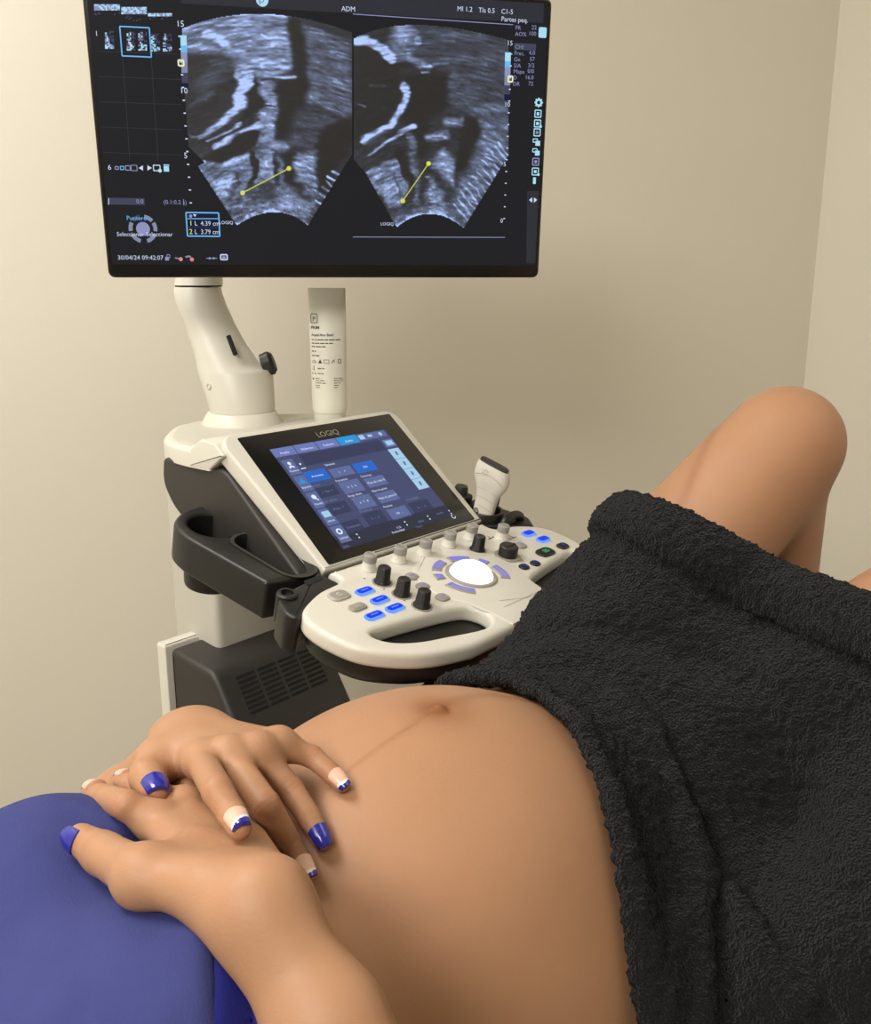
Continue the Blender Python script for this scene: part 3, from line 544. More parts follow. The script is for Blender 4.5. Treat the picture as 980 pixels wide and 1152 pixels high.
def paint2(I, X, Y):
    f = lambda p, v, s=2.5: polyf(I, X, Y, P2(p), v, s)
    s = lambda p, w, v, so=1.6, w1=None: strk(I, X, Y, P2(p), w / 4.083, v, so, None if w1 is None else w1 / 4.083)
    f([(330, 120), (560, 120), (760, 190), (760, 560), (620, 520), (470, 420), (480, 300), (330, 290)], .20, 10); s([(520, 330), (520, 450)], 120, .24, 14)
    f([(30, 200), (120, 205), (230, 300), (260, 360), (250, 480), (180, 580), (60, 650), (30, 640)], .05, 4); s([(110, 380), (180, 390)], 10, .25, 2); s([(60, 480), (80, 490)], 8, .35, 1)
    f([(200, 120), (300, 115), (345, 180), (300, 290), (215, 290), (190, 200)], .38, 5); s([(250, 130), (255, 165)], 60, .60, 5); s([(318, 185), (325, 190)], 28, .66, 2)
    s([(28, 188), (100, 190), (165, 222), (212, 275)], 30, .85, 2, 44); s([(300, 280), (380, 298)], 26, .58, 3); s([(340, 325), (380, 327)], 8, .85, 1); s([(400, 285), (470, 290)], 8, .4, 1)
    f([(270, 340), (480, 330), (450, 480), (380, 580), (370, 700), (320, 720), (300, 560), (250, 560)], .03, 6)
    s([(265, 385), (272, 440), (250, 515), (200, 580), (70, 645)], 36, .84, 2, 18); s([(100, 640), (200, 600)], 7, .25, 1); s([(310, 580), (240, 620), (95, 710)], 34, .74, 2, 8)
    s([(375, 640), (455, 625)], 36, .62, 4); s([(395, 640), (440, 640)], 8, .2, 1); s([(470, 560), (550, 550)], 40, .46, 5)
    f([(560, 500), (720, 480), (752, 560), (748, 715), (650, 860), (540, 1040), (480, 960), (500, 880), (600, 700)], .36, 9)
    f([(545, 515), (615, 530), (620, 600), (590, 690), (530, 800), (490, 790), (510, 690)], .03, 4)
    f([(380, 745), (440, 690), (500, 740), (490, 850), (430, 820)], .50, 4); f([(360, 800), (400, 800), (460, 870), (480, 900), (380, 900)], .14, 5); s([(375, 820), (400, 850)], 24, .4, 3)
    f([(80, 795), (235, 715), (280, 860), (250, 945), (180, 950)], .45, 2); s([(160, 870), (215, 865)], 54, .74, 5); s([(130, 830), (220, 800), (245, 900)], 10, .22, 2); s([(150, 800), (230, 760)], 16, .6, 3)
    s([(250, 690), (300, 850)], 40, .04, 3); s([(295, 640), (315, 760), (322, 960)], 34, .34, 3, 22)
    f([(205, 990), (300, 950), (420, 950), (560, 980), (540, 1040), (370, 990), (230, 1050)], .36, 6); s([(400, 900), (420, 950)], 80, .52, 6); s([(270, 960), (350, 945)], 30, .16, 4)
    for t in np.linspace(0, 1, 13): s([(545 + 195 * t - 50, 1000 - 300 * t - 60), (560 + 195 * t, 1015 - 300 * t)], 7, .78, 1.2)
    s([(230, 1040), (300, 998), (372, 984), (460, 998), (540, 1042)], 20, .92, 1.4)
def arcpts(p0, p1, p2, k=10):                       # smooth curve through three points
    return [tuple(np.array(p0) * (1 - t) * (1 - 2 * t) + np.array(p1) * 4 * t * (1 - t) + np.array(p2) * t * (2 * t - 1)) for t in np.linspace(0, 1, k)]
sector('ultrasound_image', 200, 397, 12, 258, arcpts((204, 32), (295, 15), (396.5, 36)) + [(396.5, 174)] + arcpts((346.5, 254.5), (309, 239), (266, 254.5)) + [(222, 187), (230, 183), (212, 165), (207, 100)], paint1, (307, 335), 3)
sector('ultrasound_image', 396, 576, 22, 260, arcpts((397.5, 43), (470, 27.5), (573, 45)) + [(572, 176)] + arcpts((521.5, 257.5), (484, 241), (446, 256.5)) + [(410, 194), (397.5, 180)], paint2, (484, 335), 9)
# --- lettering, scales and icons on the screen
mb = MB(); H1, H2 = .0009, .0012
sc = (mp(401, 150)[0] - mp(400, 150)[0])                                      # metres per photo pixel
def tx(u, v, t, px, m='white', ha='LEFT', sx=1.0): mb.text(MP, mp(u, v), t, px * sc * 1.38, H2, TI[m], ha, sx)
def qd(pts, m, h=H1): mb.quad(MP, [mp(*q) for q in pts], h, TI[m])
def ln(p, q, w, m, h=H2): mb.line(MP, mp(*p), mp(*q), w * sc, h, TI[m])
def bx(x0, y0, x1, y1, m, h=H1): a, b = mp(x0, y1), mp(x1, y0); mb.quad(MP, [a, (b[0], a[1]), b, (a[0], b[1])], h, TI[m])
def fr_(x0, y0, x1, y1, w, m, h=H2): a, b = mp(x0, y1), mp(x1, y0); mb.frame(MP, a[0], a[1], b[0], b[1], w * sc, h, TI[m])
qd([(204, -22), (612, 4), (611, 26), (395, 15), (204, 4)], 'bar', .0006)
ln((397, 16), (577, 28), .8, 'lav'); ln((397, 266.5), (568, 267), .8, 'lav'); ln((292, 0), (292, 9), .6, 'grid'); ln((513, 10), (513, 21), .6, 'grid')
qd([(593, 215), (606, 215), (602, 296), (592, 296)], 'bar', .0006)
mb.disc(MP, mp(295, 0), 6.5 * sc, H1, TI['ice']); mb.arc(MP, mp(294, 0), 2.4 * sc, 1.2 * sc, 0, 360, H2, TI['lav'])
tx(384, 12.5, 'ADM', 5); tx(514, 12.5, 'MI 1.2', 5); tx(538, 14, 'TIs 0.5', 5); tx(563.5, 15.5, 'C1-5', 5); tx(563.5, 24, 'Partes peq.', 5)
for y, a, b in ((33.5, 'FR', '22'), (40.5, 'AO%', '100'), (62, 'Frec.', '4.0'), (69, 'Gn', '57'), (76, 'S/A', '3/2'), (82.5, 'Mapa', '0/0'), (89.5, 'D', '16.0'), (96.5, 'DR', '72')):
    x = 579.5 - (y - 33) * .045; tx(x, y, a, 4.4, 'lav'); tx(603.5 - (y - 33) * .06, y, b, 4.4, 'lav', 'RIGHT')
bx(578, 49.5, 603, 56, 'slate'); tx(579, 55, 'CHI', 4.4, 'grey')
a, b = mp(605.5, 42.5), mp(615, 31); mb.quad(MP, rect(a[0], a[1], b[0], b[1], .002), H1, TI['ice'])
# depth scales
def grad(x0, x1, y0, y1, dx):
    for i in range(16):
        t0, t1 = i / 16, (i + 1) / 16; m = ('ice', 'ice', 'ice', 'cyan', 'cyan', 'lav', 'lav', 'lav', 'grey', 'grey', 'grey', 'slate', 'slate', 'slate', 'navy', 'navy')[i]
        qd([(x0 + dx * t0, y0 + (y1 - y0) * t1), (x1 + dx * t0, y0 + (y1 - y0) * t1), (x1 + dx * t0, y0 + (y1 - y0) * t0), (x0 + dx * t0, y0 + (y1 - y0) * t0)], m)
grad(203, 210, 40, 101, 2); grad(568, 574.5, 59, 113, -1)
tx(198.5, 30, '15', 6); tx(202.5, 105, '10', 6); tx(207, 178, '5', 6); tx(570, 51, '15', 5); tx(567, 120, '10', 5); tx(566, 187, '5', 5); tx(562.5, 250.5, '0', 5)
for i in range(14):
    v = 41 + 14.4 * i; u = 202 + .068 * (v - 41); ln((u - 1.3, v), (u + 1.3, v), 1.3, 'white')
for i in range(15):
    v = 61 + 13.2 * i; u = 575 - .043 * (v - 61); ln((u - 1, v), (u + 1, v), 1.2, 'white')
fr_(201, 68, 206.5, 74, 1.6, 'cream'); fr_(571.5, 86, 576.5, 92, 1.6, 'cream')
# the two measuring lines, dotted, with end marks
for p, q in (((273, 217), (325, 189.5)), ((453, 226), (482, 184))):
    p, q = np.array(p, float), np.array(q, float); n = int(np.linalg.norm(q - p) / 1.9)
    for i in range(n): ln(tuple(p + (q - p) * (i / n)), tuple(p + (q - p) * ((i + .72) / n)), 1.25, 'yellow', .0014)
    for e in (p, q):
        for d in ((2.8, 0), (0, 2.8), (2, 2), (2, -2)): ln(tuple(e - d), tuple(e + d), 1.3, 'yellow', .0014)
# measurement box
bx(211, 239.5, 246, 265.5, 'navy', .0009); fr_(211, 239.5, 246, 265.5, 1.4, 'cyan'); ln((211, 246), (246, 246), .9, 'cyan'); ln((211, 255.8), (246, 256), .5, 'slate'); ln((220, 243), (245, 243), 4.5, 'navy'); qd([(217, 241), (222, 241), (219.5, 244)], 'white', .0012); mb.disc(MP, mp(214.5, 243), 1.8 * sc, H2, TI['lav'])
tx(213, 253.7, '1', 5.6, 'yellow'); tx(219, 253.7, 'L  4.39 cm', 5.2, 'white', 'LEFT', .9); tx(213, 263.2, '2', 5.6, 'yellow'); tx(219, 263.2, 'L  3.79 cm', 5.2, 'white', 'LEFT', .9)
tx(246.5, 252, 'LOGIQ', 3.6); tx(428, 253.5, 'LOGIQ', 3.6)
# left column: clip thumbnails, grid, transport icons, trackball help, clock
for i in range(1, 6): ln((107 + 1.8 * i, 34 + 28.5 * i - 5), (205, 38 + 28.3 * i - 5), .5, 'grid', .0007)
for x in (139, 171): ln((x - 3, 32), (x + 7, 180), .5, 'grid', .0007)
g = np.random.default_rng(5)
def thumb(x0, y0, x1, y1, mode):
    nx, ny = int((x1 - x0) / 1.6), int((y1 - y0) / 1.6)
    for i in range(nx):
        for j in range(ny):
            fx, fy = (i + .5) / nx, (j + .5) / ny
            if mode == 0: b = .75 * (fy < .55) * (.5 + .5 * g.random()) + .18 * g.random()
            else:
                half = .5 if mode == 2 else 1.0; f2 = (fx / half) % 1.0
                b = 0 if not (.18 < f2 < .9) else (.95 * g.random() if (fy > .72 and abs(f2 - .5) < .34) or (f2 < .55 and g.random() < .7) else .25 * g.random())
            if b > .16: bx(x0 + (x1 - x0) * i / nx, y0 + (y1 - y0) * j / ny, x0 + (x1 - x0) * (i + 1) / nx, y0 + (y1 - y0) * (j + 1) / ny, 'ice' if b > .66 else 'lav' if b > .42 else 'grey' if b > .28 else 'slate', .0008)
thumb(106, 5, 135, 17, 0); thumb(136.5, 8, 165, 24, 0); thumb(166.5, 15, 193.5, 22, 0)
thumb(115, 35, 130, 55, 1); thumb(139.5, 36, 167, 57, 2); thumb(168.5, 38, 195, 58, 2)
fr_(137.5, 31.5, 168, 63, 1.3, 'cyan'); qd([(146, 47), (146.5, 54), (150, 52)], 'white', .0013); tx(107, 40.5, '1', 5)
tx(121.5, 191, '6', 5.5)
for x, r, m in ((131.5, 1.6, 'lav'), (137.5, 1.8, 'cyan'), (144, 2.4, 'lav'), (151, 3, 'grey')): fr_(x - r, 189 - r, x + r, 189 + r, .9, m)
qd([(156, 189), (161, 186), (161, 192)], 'white', H2); qd([(166, 186), (171, 189), (166, 192)], 'white', H2); fr_(173, 186, 180, 192, 1, 'white'); mb.disc(MP, mp(180, 192), 2 * sc, H2, TI['ice']); bx(184.5, 187, 190, 193, 'ice', H2); ln((184, 185.6), (190.5, 185.8), 1.2, 'ice')
bx(122, 223, 162.5, 230, 'slate'); ln((122.4, 223), (122.4, 230), .8, 'white'); tx(153.5, 228.8, '0.0', 4.6, 'lav'); tx(184, 229.5, '(0.1:0.2 s)', 4.6, 'lav'); ln((206.5, 224), (206.7, 231), .7, 'lav')
c = mp(161, 257.5); mb.disc(MP, c, 7.4 * sc, H1, TI['lav'])
for a0, a1 in ((100, 140), (40, 80), (150, 190), (-10, 30), (205, 255), (-75, -25)): mb.arc(MP, c, 13.2 * sc, 4.2 * sc, a0, a1, H1, TI['slate' if a0 in (100,) else 'grey'])
tx(142.5, 247.5, 'Puntero', 4.8, 'cyan'); tx(131.5, 265.5, 'Seleccionar', 4.5); tx(164.5, 265.5, 'Seleccionar', 4.5)
tx(132.5, 292, '30/04/24 09:42:07', 4.9)
bx(186, 289, 190, 293, 'lav', H2); fr_(188, 286.5, 191, 290, .7, 'lav'); ln((197, 290), (202, 291), 1.4, 'grey'); mb.disc(MP, mp(203.5, 291.5), 2.2 * sc, H2, TI['pink']); mb.arc(MP, mp(212.5, 293.5), 5 * sc, 2 * sc, 60, 130, H2, TI['grey']); mb.disc(MP, mp(216, 291.8), 2.2 * sc, H2, TI['pink'])
ln((232, 290.5), (244.5, 290.5), .9, 'grey'); mb.disc(MP, mp(236, 290.5), 1.3 * sc, H2, TI['lav']); mb.disc(MP, mp(240.5, 290.5), 1.3 * sc, H2, TI['lav']); fr_(248.5, 286.5, 255.5, 292, 1.4, 'white'); mb.disc(MP, mp(252, 290), 2 * sc, H2, TI['lav'])
# icon column at the right
mb.arc(MP, mp(605.8, 115.5), 3.1 * sc, 2.2 * sc, 0, 360, H2, TI['ice'], 18)
for t in range(8): q = mp(605.8, 115.5); a = R(45 * t); mb.line(MP, (q[0] + 3.6 * sc * math.cos(a), q[1] + 3.6 * sc * math.sin(a)), (q[0] + 5.1 * sc * math.cos(a), q[1] + 5.1 * sc * math.sin(a)), 1.7 * sc, H2, TI['ice'])
for k, (u, v) in enumerate(((605, 128), (604.5, 139), (604, 149), (603.5, 160), (603, 171), (602.5, 182), (602, 193))):
    m = 'ice' if k != 5 else 'lav'
    if k == 3 or k == 4: fr_(u - 4, v - 3.6, u + 1, v, 1.1, m); bx(u - 1.5, v - 1.4, u + 4, v + 4, m, H2)
    else: fr_(u - 3.6, v - 3.8, u + 3.6, v + 3.8, 1.2, m); bx(u - 1.6, v - 1.6, u + 1.6, v + 1.8, m if k != 2 else 'grey', H2)
    if k in (1, 6): mb.disc(MP, mp(u + 3.4, v + 3.4), 1.6 * sc, H2, TI['ice'])
a, b = mp(599.2, 207), mp(602.8, 199.5); mb.quad(MP, rect(a[0], a[1], b[0], b[1], .001), H2, TI['ice']); qd([(595, 225), (598.5, 222), (598.5, 228)], 'white', H2); qd([(600.5, 222), (604, 225), (600.5, 228)], 'white', H2)
mb.build('screen_readout', TM, SCR, False)

# ------------------------------------------------------------------ gel tube standing on the cap
gz = ML(.29, .302, .118); GX = V(1, 0, 0)
gbase = ML(.262, .285, .1196); g_axis = gbase
zg = (gbase - CAM) @ CF; gpx = zg / FPX
GB = hit(371.5, 474, ML(0, 0, .1196), ZU); zg = (GB - CAM) @ CF; gpx = zg / FPX
GFm = Fr(GB, V(1, 0, 0), V(0, 1, 0))
GT = tag(empty('gel_tube', GB), 'upright white gel tube with dark printed label standing behind the touch screen', 'tube')
mb = MB(); rc = 17.5 * gpx
mb.lathe(GFm, (0, 0), [(rc * .97, 0), (rc, .001), (rc, 10 * gpx), (rc * .96, 12 * gpx)], 40); mb.build('cap', M['white'], GT)
tubem = mat('translucent_tube', (224, 222, 208), .35, sss=.0, noise=.01)
L = []; h0, h1 = 11 * gpx, 146 * gpx
for t in np.linspace(0, 1, 26):
    h = h0 + (h1 - h0) * t; e = sstep(np.array([(t - .05) / .95]))[0]; rx = 19.4 * gpx * (1 + .06 * e); ry = 19.4 * gpx * (1 - .93 * t ** 1.3)
    if t < .04: rx *= .94; ry *= .94
    L.append([GFm(rx * math.cos(a), ry * math.sin(a), h) for a in np.linspace(0, 2 * math.pi, 40, endpoint=False)])
mb = MB(); mb.loops(L); 
GBODY = mb.build('tube_body', tubem, GT)
def tube_pt(x, h):                                  # a point on the front of the tube
    t = (h - h0) / (h1 - h0); rx = 19.4 * gpx * (1 + .06 * sstep(np.array([(t - .05) / .95]))[0]); ry = 19.4 * gpx * (1 - .93 * t ** 1.3); x = max(-.98, min(.98, x / rx))
    return GFm(x * rx, -ry * math.sqrt(1 - x * x) - .0005, h)
mb = MB(); hv = lambda v: (474 - v) * gpx * 1.03; ux = lambda u: (u - 371.5) * gpx
def wrap(make, m=0):
    t_ = MB(); make(t_); mb.add([tube_pt(q[0], q[1]) for q in t_.v], t_.f, m)
PL = Fr(V(0, 0, 0), V(1, 0, 0), V(0, 1, 0))
wrap(lambda t: t.text(PL, (ux(353.5), hv(374.5)), 'PRIM', .0058, 0, 0, 'LEFT', 1.0, .012))
def emblem(t):
    x0, x1, y0, y1 = ux(353.5), ux(361.5), hv(368.5), hv(358.5); o = rect(x0, y0, x1, y1, .0025); n = len(o); i = o + inset_dirs(o) * .0009
    t.add([(*q, 0) for q in o] + [(*q, 0) for q in i], [(k, (k + 1) % n, n + (k + 1) % n, n + k) for k in range(n)]); t.text(PL, (x0 + .0028, y0 + .0028), 'P', .0088)
wrap(emblem)
wrap(lambda t: t.text(PL, (ux(354), hv(381.8)), 'AquaUltra Basic', .0049, 0, 0, 'LEFT', 1.0, .012))
def words_(t, u, v, ws, h):                          # lines of print too small to read
    for w in ws: t.line(PL, (ux(u), hv(v)), (ux(u + w), hv(v)), h); u += w + .9
for v, u0, ws in ((385.6, 354.3, (3, 2, 7, 4, 6, 5)), (389.3, 354.3, (3, 5, 5, 3, 4)), (392.8, 354.3, (4, 6, 4)), (397.6, 354.3, (2.5, 1.5)), (402.2, 354.3, (4, 3.5))): wrap(lambda t: words_(t, u0, v, ws, .0013))
wrap(lambda t: t.text(PL, (ux(354.3), hv(410)), 'CE', .0052))
def sym(t):
    t.add([(ux(361.5), hv(410), 0), (ux(366), hv(410), 0), (ux(363.7), hv(405.8), 0)], [(0, 1, 2)]); t.frame(PL, ux(368), hv(410), ux(373.5), hv(406.5), .0006); t.frame(PL, ux(383.5), hv(410), ux(386), hv(406), .0007); t.line(PL, (ux(376), hv(410)), (ux(380), hv(406)), .0007); t.line(PL, (ux(377), hv(407)), (ux(380), hv(409)), .0006); t.line(PL, (ux(356.5), hv(417)), (ux(356.5), hv(412.5)), .0007); t.disc(PL, (ux(356.5), hv(416.8)), .0009); t.disc(PL, (ux(355.3), hv(426.5)), .0011)
    words_(t, 361, 415.5, (4, 2.5), .0011); words_(t, 354, 420.8, (5,), .0015); words_(t, 361, 420.8, (3, 2.5), .0011)
wrap(sym)
for i, (w1, w2) in enumerate((((5,), (4, 4)), ((4, 5), (6, 3)), ((7, 4), (4, 2)), ((5,), (5,)), ((5,), (4,)))):
    wrap(lambda t: (words_(t, 358, 426 + 2.4 * i, w1, .0009), words_(t, 378.5, 426 + 2.4 * i, w2, .0009)))
mb.build('label_print', M['ink'], GBODY, False)

# ------------------------------------------------------------------ white transducer standing in its holder
PB = KB(*hc, .0) ; zp = (KB(*hc, .02) - CAM) @ CF; ppx = zp / FPX
w_ = unit(-MK * .95 + ZU * -.32 + MX * .0); dpt = unit(MX - w_ * (MX @ w_)); axp = unit(np.cross(w_, dpt)); axp = axp if axp[2] > 0 else -axp
w_ = unit(V(.86, -.30, -.42)); dpt = unit(V(.30, .95, 0) - w_ * (V(.30, .95, 0) @ w_)); axp = unit(np.cross(w_, dpt)); axp = axp if axp[2] > 0 else -axp
PR = Fr(P(543, 581, zp), w_, dpt); axp = unit(axp - w_ * .22)
TR = tag(empty('ultrasound_transducer', PB), 'white handheld ultrasound probe with black lens standing in the black holder', 'probe')
prof = [(-14, 7, 6), (0, 12.0, 9), (8, 12.2, 9.2), (16, 12.4, 9.4), (25, 13.0, 9.6), (31, 15.0, 10.2), (37, 18.2, 11), (43, 20.6, 11.4), (50, 21.0, 11), (56, 20.0, 10), (60, 18.8, 9)]
L = []
def sup(rx, ry, n=3.2, k=40): return [(rx * np.sign(math.cos(t)) * abs(math.cos(t)) ** (2 / n), ry * np.sign(math.sin(t)) * abs(math.sin(t)) ** (2 / n)) for t in np.linspace(0, 2 * math.pi, k, endpoint=False)]
for h, a, b in prof: L.append([PR.O + w_ * x * ppx + dpt * y * ppx + axp * h * ppx for x, y in sup(a, b)])
mb = MB(); mb.loops(L); PROBE = mb.build('handle', M['white'], TR)
mb = MB(); mb.loops([[PR.O + w_ * x * ppx + dpt * y * ppx + axp * h * ppx for x, y in sup(a, b)] for h, a, b in ((59.8, 17.6, 8), (62, 17.4, 7.6), (63.2, 16.5, 6))]); mb.build('lens', M['dark'], TR, label='black lens')
for h, half, rise in ((45, 17, 5), (31, 11, 2.5), (22, 9.5, 1.2), (12, 9, 1.2)):
    pts = [PR.O + axp * (h + rise * (1 - (s / 1.0) ** 2)) * ppx + w_ * half * s * ppx - dpt * ((11.2 if h > 40 else 10.2 if h > 28 else 9.5) - .0 - 1.2 * abs(s) ** 3) * ppx for s in np.linspace(-1, 1, 13)]
    mb = MB(); mb.tube(pts, .35 * ppx, 6); mb.build('grip_line', M['lightgrey'], PROBE)
c = PR.O + axp * 52 * ppx - w_ * 6 * ppx - dpt * 11.6 * ppx; EF = Fr(c, w_, axp); mb = MB()
for t in range(6): a = R(60 * t + 30); mb.line(EF, (1.6 * ppx * math.cos(a), 1.6 * ppx * math.sin(a)), (4.0 * ppx * math.cos(a), 4.0 * ppx * math.sin(a)), .7 * ppx, 0.0)
mb.build('emblem', M['lightgrey'], PROBE, False)
c = PR.O + axp * 6 * ppx - w_ * 7 * ppx - dpt * 9.3 * ppx; mb = MB(); mb.arc(Fr(c, w_, axp), (0, 0), 2.6 * ppx, 1.1 * ppx, 0, 360, 0); mb.line(Fr(c, w_, axp), (0, -1.4 * ppx), (0, 1.6 * ppx), .9 * ppx); mb.build('mode_mark', M['ink'], PROBE, False)
# ------------------------------------------------------------------ body: distance fields and their surface
def sd_cone(p, a, b, r1, r2):                       # tapered capsule
    a = np.asarray(a, np.float32); b = np.asarray(b, np.float32); ba = b - a; l2 = float(ba @ ba); q = p - a
    t = np.clip(q @ ba / max(l2, 1e-12), 0, 1); return np.linalg.norm(q - t[:, None] * ba, axis=1) - (r1 + (r2 - r1) * t)
def sd_ell(p, c, ax, r):                            # ellipsoid, ax = 3 unit rows
    q = (p - np.asarray(c, np.float32)) @ np.asarray(ax, np.float32).T; r = np.asarray(r, np.float32)
    k0 = np.linalg.norm(q / r, axis=1); k1 = np.linalg.norm(q / (r * r), axis=1); return k0 * (k0 - 1) / np.maximum(k1, 1e-9)
def smin(a, b, k): h = np.maximum(k - np.abs(a - b), 0) / k; return np.minimum(a, b) - h * h * k * .25
def smax(a, b, k): return -smin(-a, -b, k)
def chunked(f):
    def g(p):
        p = np.asarray(p, np.float32); return np.concatenate([f(p[i:i + 200000]) for i in range(0, len(p), 200000)]) if len(p) else np.zeros(0, np.float32)
    return g
def extract(f, lo, hi, h, smooth=2, B=4):
    lo, hi = np.asarray(lo, float), np.asarray(hi, float); f = chunked(f)
    nb = np.ceil((hi - lo) / (h * B)).astype(int); n = nb * B + 1
    g = [np.arange(k) for k in nb]; I = np.stack(np.meshgrid(*g, indexing='ij'), -1).reshape(-1, 3)
    c = f(lo + (I + .5) * h * B); act = np.abs(c) < h * B * 1.15
    F = np.where(np.repeat(np.repeat(np.repeat(c.reshape(nb), B, 0), B, 1), B, 2) < 0, -1, 1).astype(np.float32)
    F = np.pad(F, ((0, 1),) * 3, mode='edge')
    need = np.zeros(n, bool); J = I[act] * B
    for a in range(B + 1):
        for b in range(B + 1):
            for d in range(B + 1): need[J[:, 0] + a, J[:, 1] + b, J[:, 2] + d] = True
    K = np.argwhere(need); F[need] = f(lo + K * h)
    s = F < 0; m = n - 1
    cn = np.zeros(m, np.uint8); offs = [(a, b, d) for a in (0, 1) for b in (0, 1) for d in (0, 1)]
    sl = lambda A, o: A[o[0]:o[0] + m[0], o[1]:o[1] + m[1], o[2]:o[2] + m[2]]
    for o in offs: cn += sl(s, o)
    cells = np.argwhere((cn > 0) & (cn < 8)); idx = -np.ones(m, np.int64); idx[tuple(cells.T)] = np.arange(len(cells))
    val = {o: F[cells[:, 0] + o[0], cells[:, 1] + o[1], cells[:, 2] + o[2]] for o in offs}
    acc = np.zeros((len(cells), 3)); cnt = np.zeros(len(cells))
    for o in offs:
        for ax in range(3):
            if o[ax]: continue
            o2 = list(o); o2[ax] = 1; a, b = val[o], val[tuple(o2)]; x = (a < 0) != (b < 0); t = np.where(x, a / np.where(x, a - b, 1), 0)
            pt = np.tile(np.array(o, float), (len(cells), 1)); pt[:, ax] += t; acc[x] += pt[x]; cnt[x] += 1
    Vt = lo + (cells + acc / np.maximum(cnt, 1)[:, None]) * h; Q = []
    for ax in range(3):
        u, w = (ax + 1) % 3, (ax + 2) % 3; sa = [slice(0, k) for k in n]; sb = [slice(0, k) for k in n]; sa[ax] = slice(0, n[ax] - 1); sb[ax] = slice(1, n[ax])
        e = np.argwhere(s[tuple(sa)] != s[tuple(sb)]); e = e[(e[:, u] > 0) & (e[:, w] > 0) & (e[:, u] < m[u]) & (e[:, w] < m[w])]
        fl = s[tuple(e.T)]; q = []
        for du, dw in ((-1, -1), (0, -1), (0, 0), (-1, 0)):
            k = e.copy(); k[:, u] += du; k[:, w] += dw; q.append(idx[tuple(k.T)])
        q = np.stack(q, 1); q[~fl] = q[~fl][:, ::-1]; Q.append(q)
    Q = np.concatenate(Q); Q = Q[(Q >= 0).all(1)]
    E = np.concatenate([Q[:, [0, 1]], Q[:, [1, 2]], Q[:, [2, 3]], Q[:, [3, 0]]])
    for _ in range(smooth):
        A = np.zeros_like(Vt); c_ = np.zeros(len(Vt))
        for i, j in ((0, 1), (1, 0)): np.add.at(A, E[:, i], Vt[E[:, j]]); np.add.at(c_, E[:, i], 1)
        Vt = Vt * .5 + .5 * A / np.maximum(c_, 1)[:, None]
    return Vt, Q
def march(u, v, f, off=0, t0=.30, t1=2.0):          # where the view through a photo point meets a field (grown by off)
    r = ray(u, v); t = t0
    for _ in range(160):
        d = float(f(np.asarray([CAM + r * t], np.float32))[0]) - off
        if d < 2e-4: return CAM + r * t
        t += max(d * .7, 2e-4)
        if t > t1: break
    return None
def grad(f, p, e=.002):
    q = np.array([p + V(e, 0, 0), p - V(e, 0, 0), p + V(0, e, 0), p - V(0, e, 0), p + V(0, 0, e), p - V(0, 0, e)], np.float32); d = f(q); return unit(V(d[0] - d[1], d[2] - d[3], d[4] - d[5]))

YB = R(42); BD = V(math.sin(YB), math.cos(YB), 0); BL = V(math.cos(YB), -math.sin(YB), 0)      # towards her feet, towards her left
BO = V(0, .68, .82); BAX = np.stack([BD, BL, ZU])
def B(s, l, z): return BO + BD * s + BL * l + ZU * z
HIPR, HIPL = B(.27, -.09, -.02), B(.27, .09, -.02)
KNR = P(881, 502, 1.03); KNL = V(.585, .80, 1.085)
ANR = KNR + V(.06, .10, 0); ANR[2] = .755; ANL = V(.66, .93, .755)
def torso0(p):
    d = sd_ell(p, B(-.02, 0, -.005), BAX, (.205, .172, .158))
    d = smin(d, sd_ell(p, B(-.33, 0, -.020), BAX, (.215, .165, .142)), .05)
    for l in (-.075, .075): d = smin(d, sd_ell(p, B(-.285, l * 1.07, .060), BAX, (.088, .080, .084)), .05)
    d = smin(d, sd_cone(p, B(-.46, -.13, .0), B(-.46, .13, .0), .062, .062), .06)
    for l in (-.1, .1): d = smin(d, sd_ell(p, B(.02, l, -.06), BAX, (.17, .09, .085)), .06)
    d = smin(d, sd_cone(p, B(-.48, 0, .01), B(-.58, 0, .03), .055, .050), .05)
    return smin(d, sd_ell(p, B(.20, 0, -.025), BAX, (.16, .175, .10)), .08)
def legs(p, grow=0):
    def leg(h, k, a, side):
        d = sd_cone(p, h, k, .092, .056); d = smin(d, sd_cone(p, h + (k - h) * .58 + V(-.003, 0, .006), h + (k - h) * .86 + V(-.003, 0, .006), .072, .062), .03); d = smin(d, sd_ell(p, k + unit(k - h) * .006, np.eye(3), (.056, .056, .056)), .03)
        m = k + (a - k) * .30; back = unit(np.cross(np.cross(unit(a - k), unit(h - k)), unit(a - k)))
        d2 = smin(sd_cone(p, k, a, .047, .030), sd_cone(p, k + (a - k) * .18 + back * .012, k + (a - k) * .5 + back * .010, .045, .036), .03)
        d = smin(d, d2, .02); to_ = a + BD * .14 + V(0, 0, -.028)
        return smin(smin(d, sd_cone(p, a + V(0, 0, -.02) - BD * .025, to_, .032, .020), .03), sd_cone(p, to_ - BL * .02, to_ + BL * .02, .016, .016), .02)
    return np.minimum(leg(HIPR, KNR, ANR, -1), leg(HIPL, KNL, ANL, 1))
NAV = march(493, 797, torso0); NN = grad(torso0, NAV)
def torso(p):
    d = smax(smin(torso0(p), legs(p), .035), .69 - p[:, 2], .03)
    q = p - np.asarray(NAV, np.float32); h = q @ np.asarray(NN, np.float32); rr = np.sqrt(np.maximum((q * q).sum(1) - h * h, 0))
    near = rr < .05
    d = d + np.where(near, -.0025 * np.exp(-(rr / .018) ** 2) + .0050 * np.exp(-((rr - .0085) / .0034) ** 2) - .0040 * np.exp(-(rr / .0052) ** 2), 0)
    return d
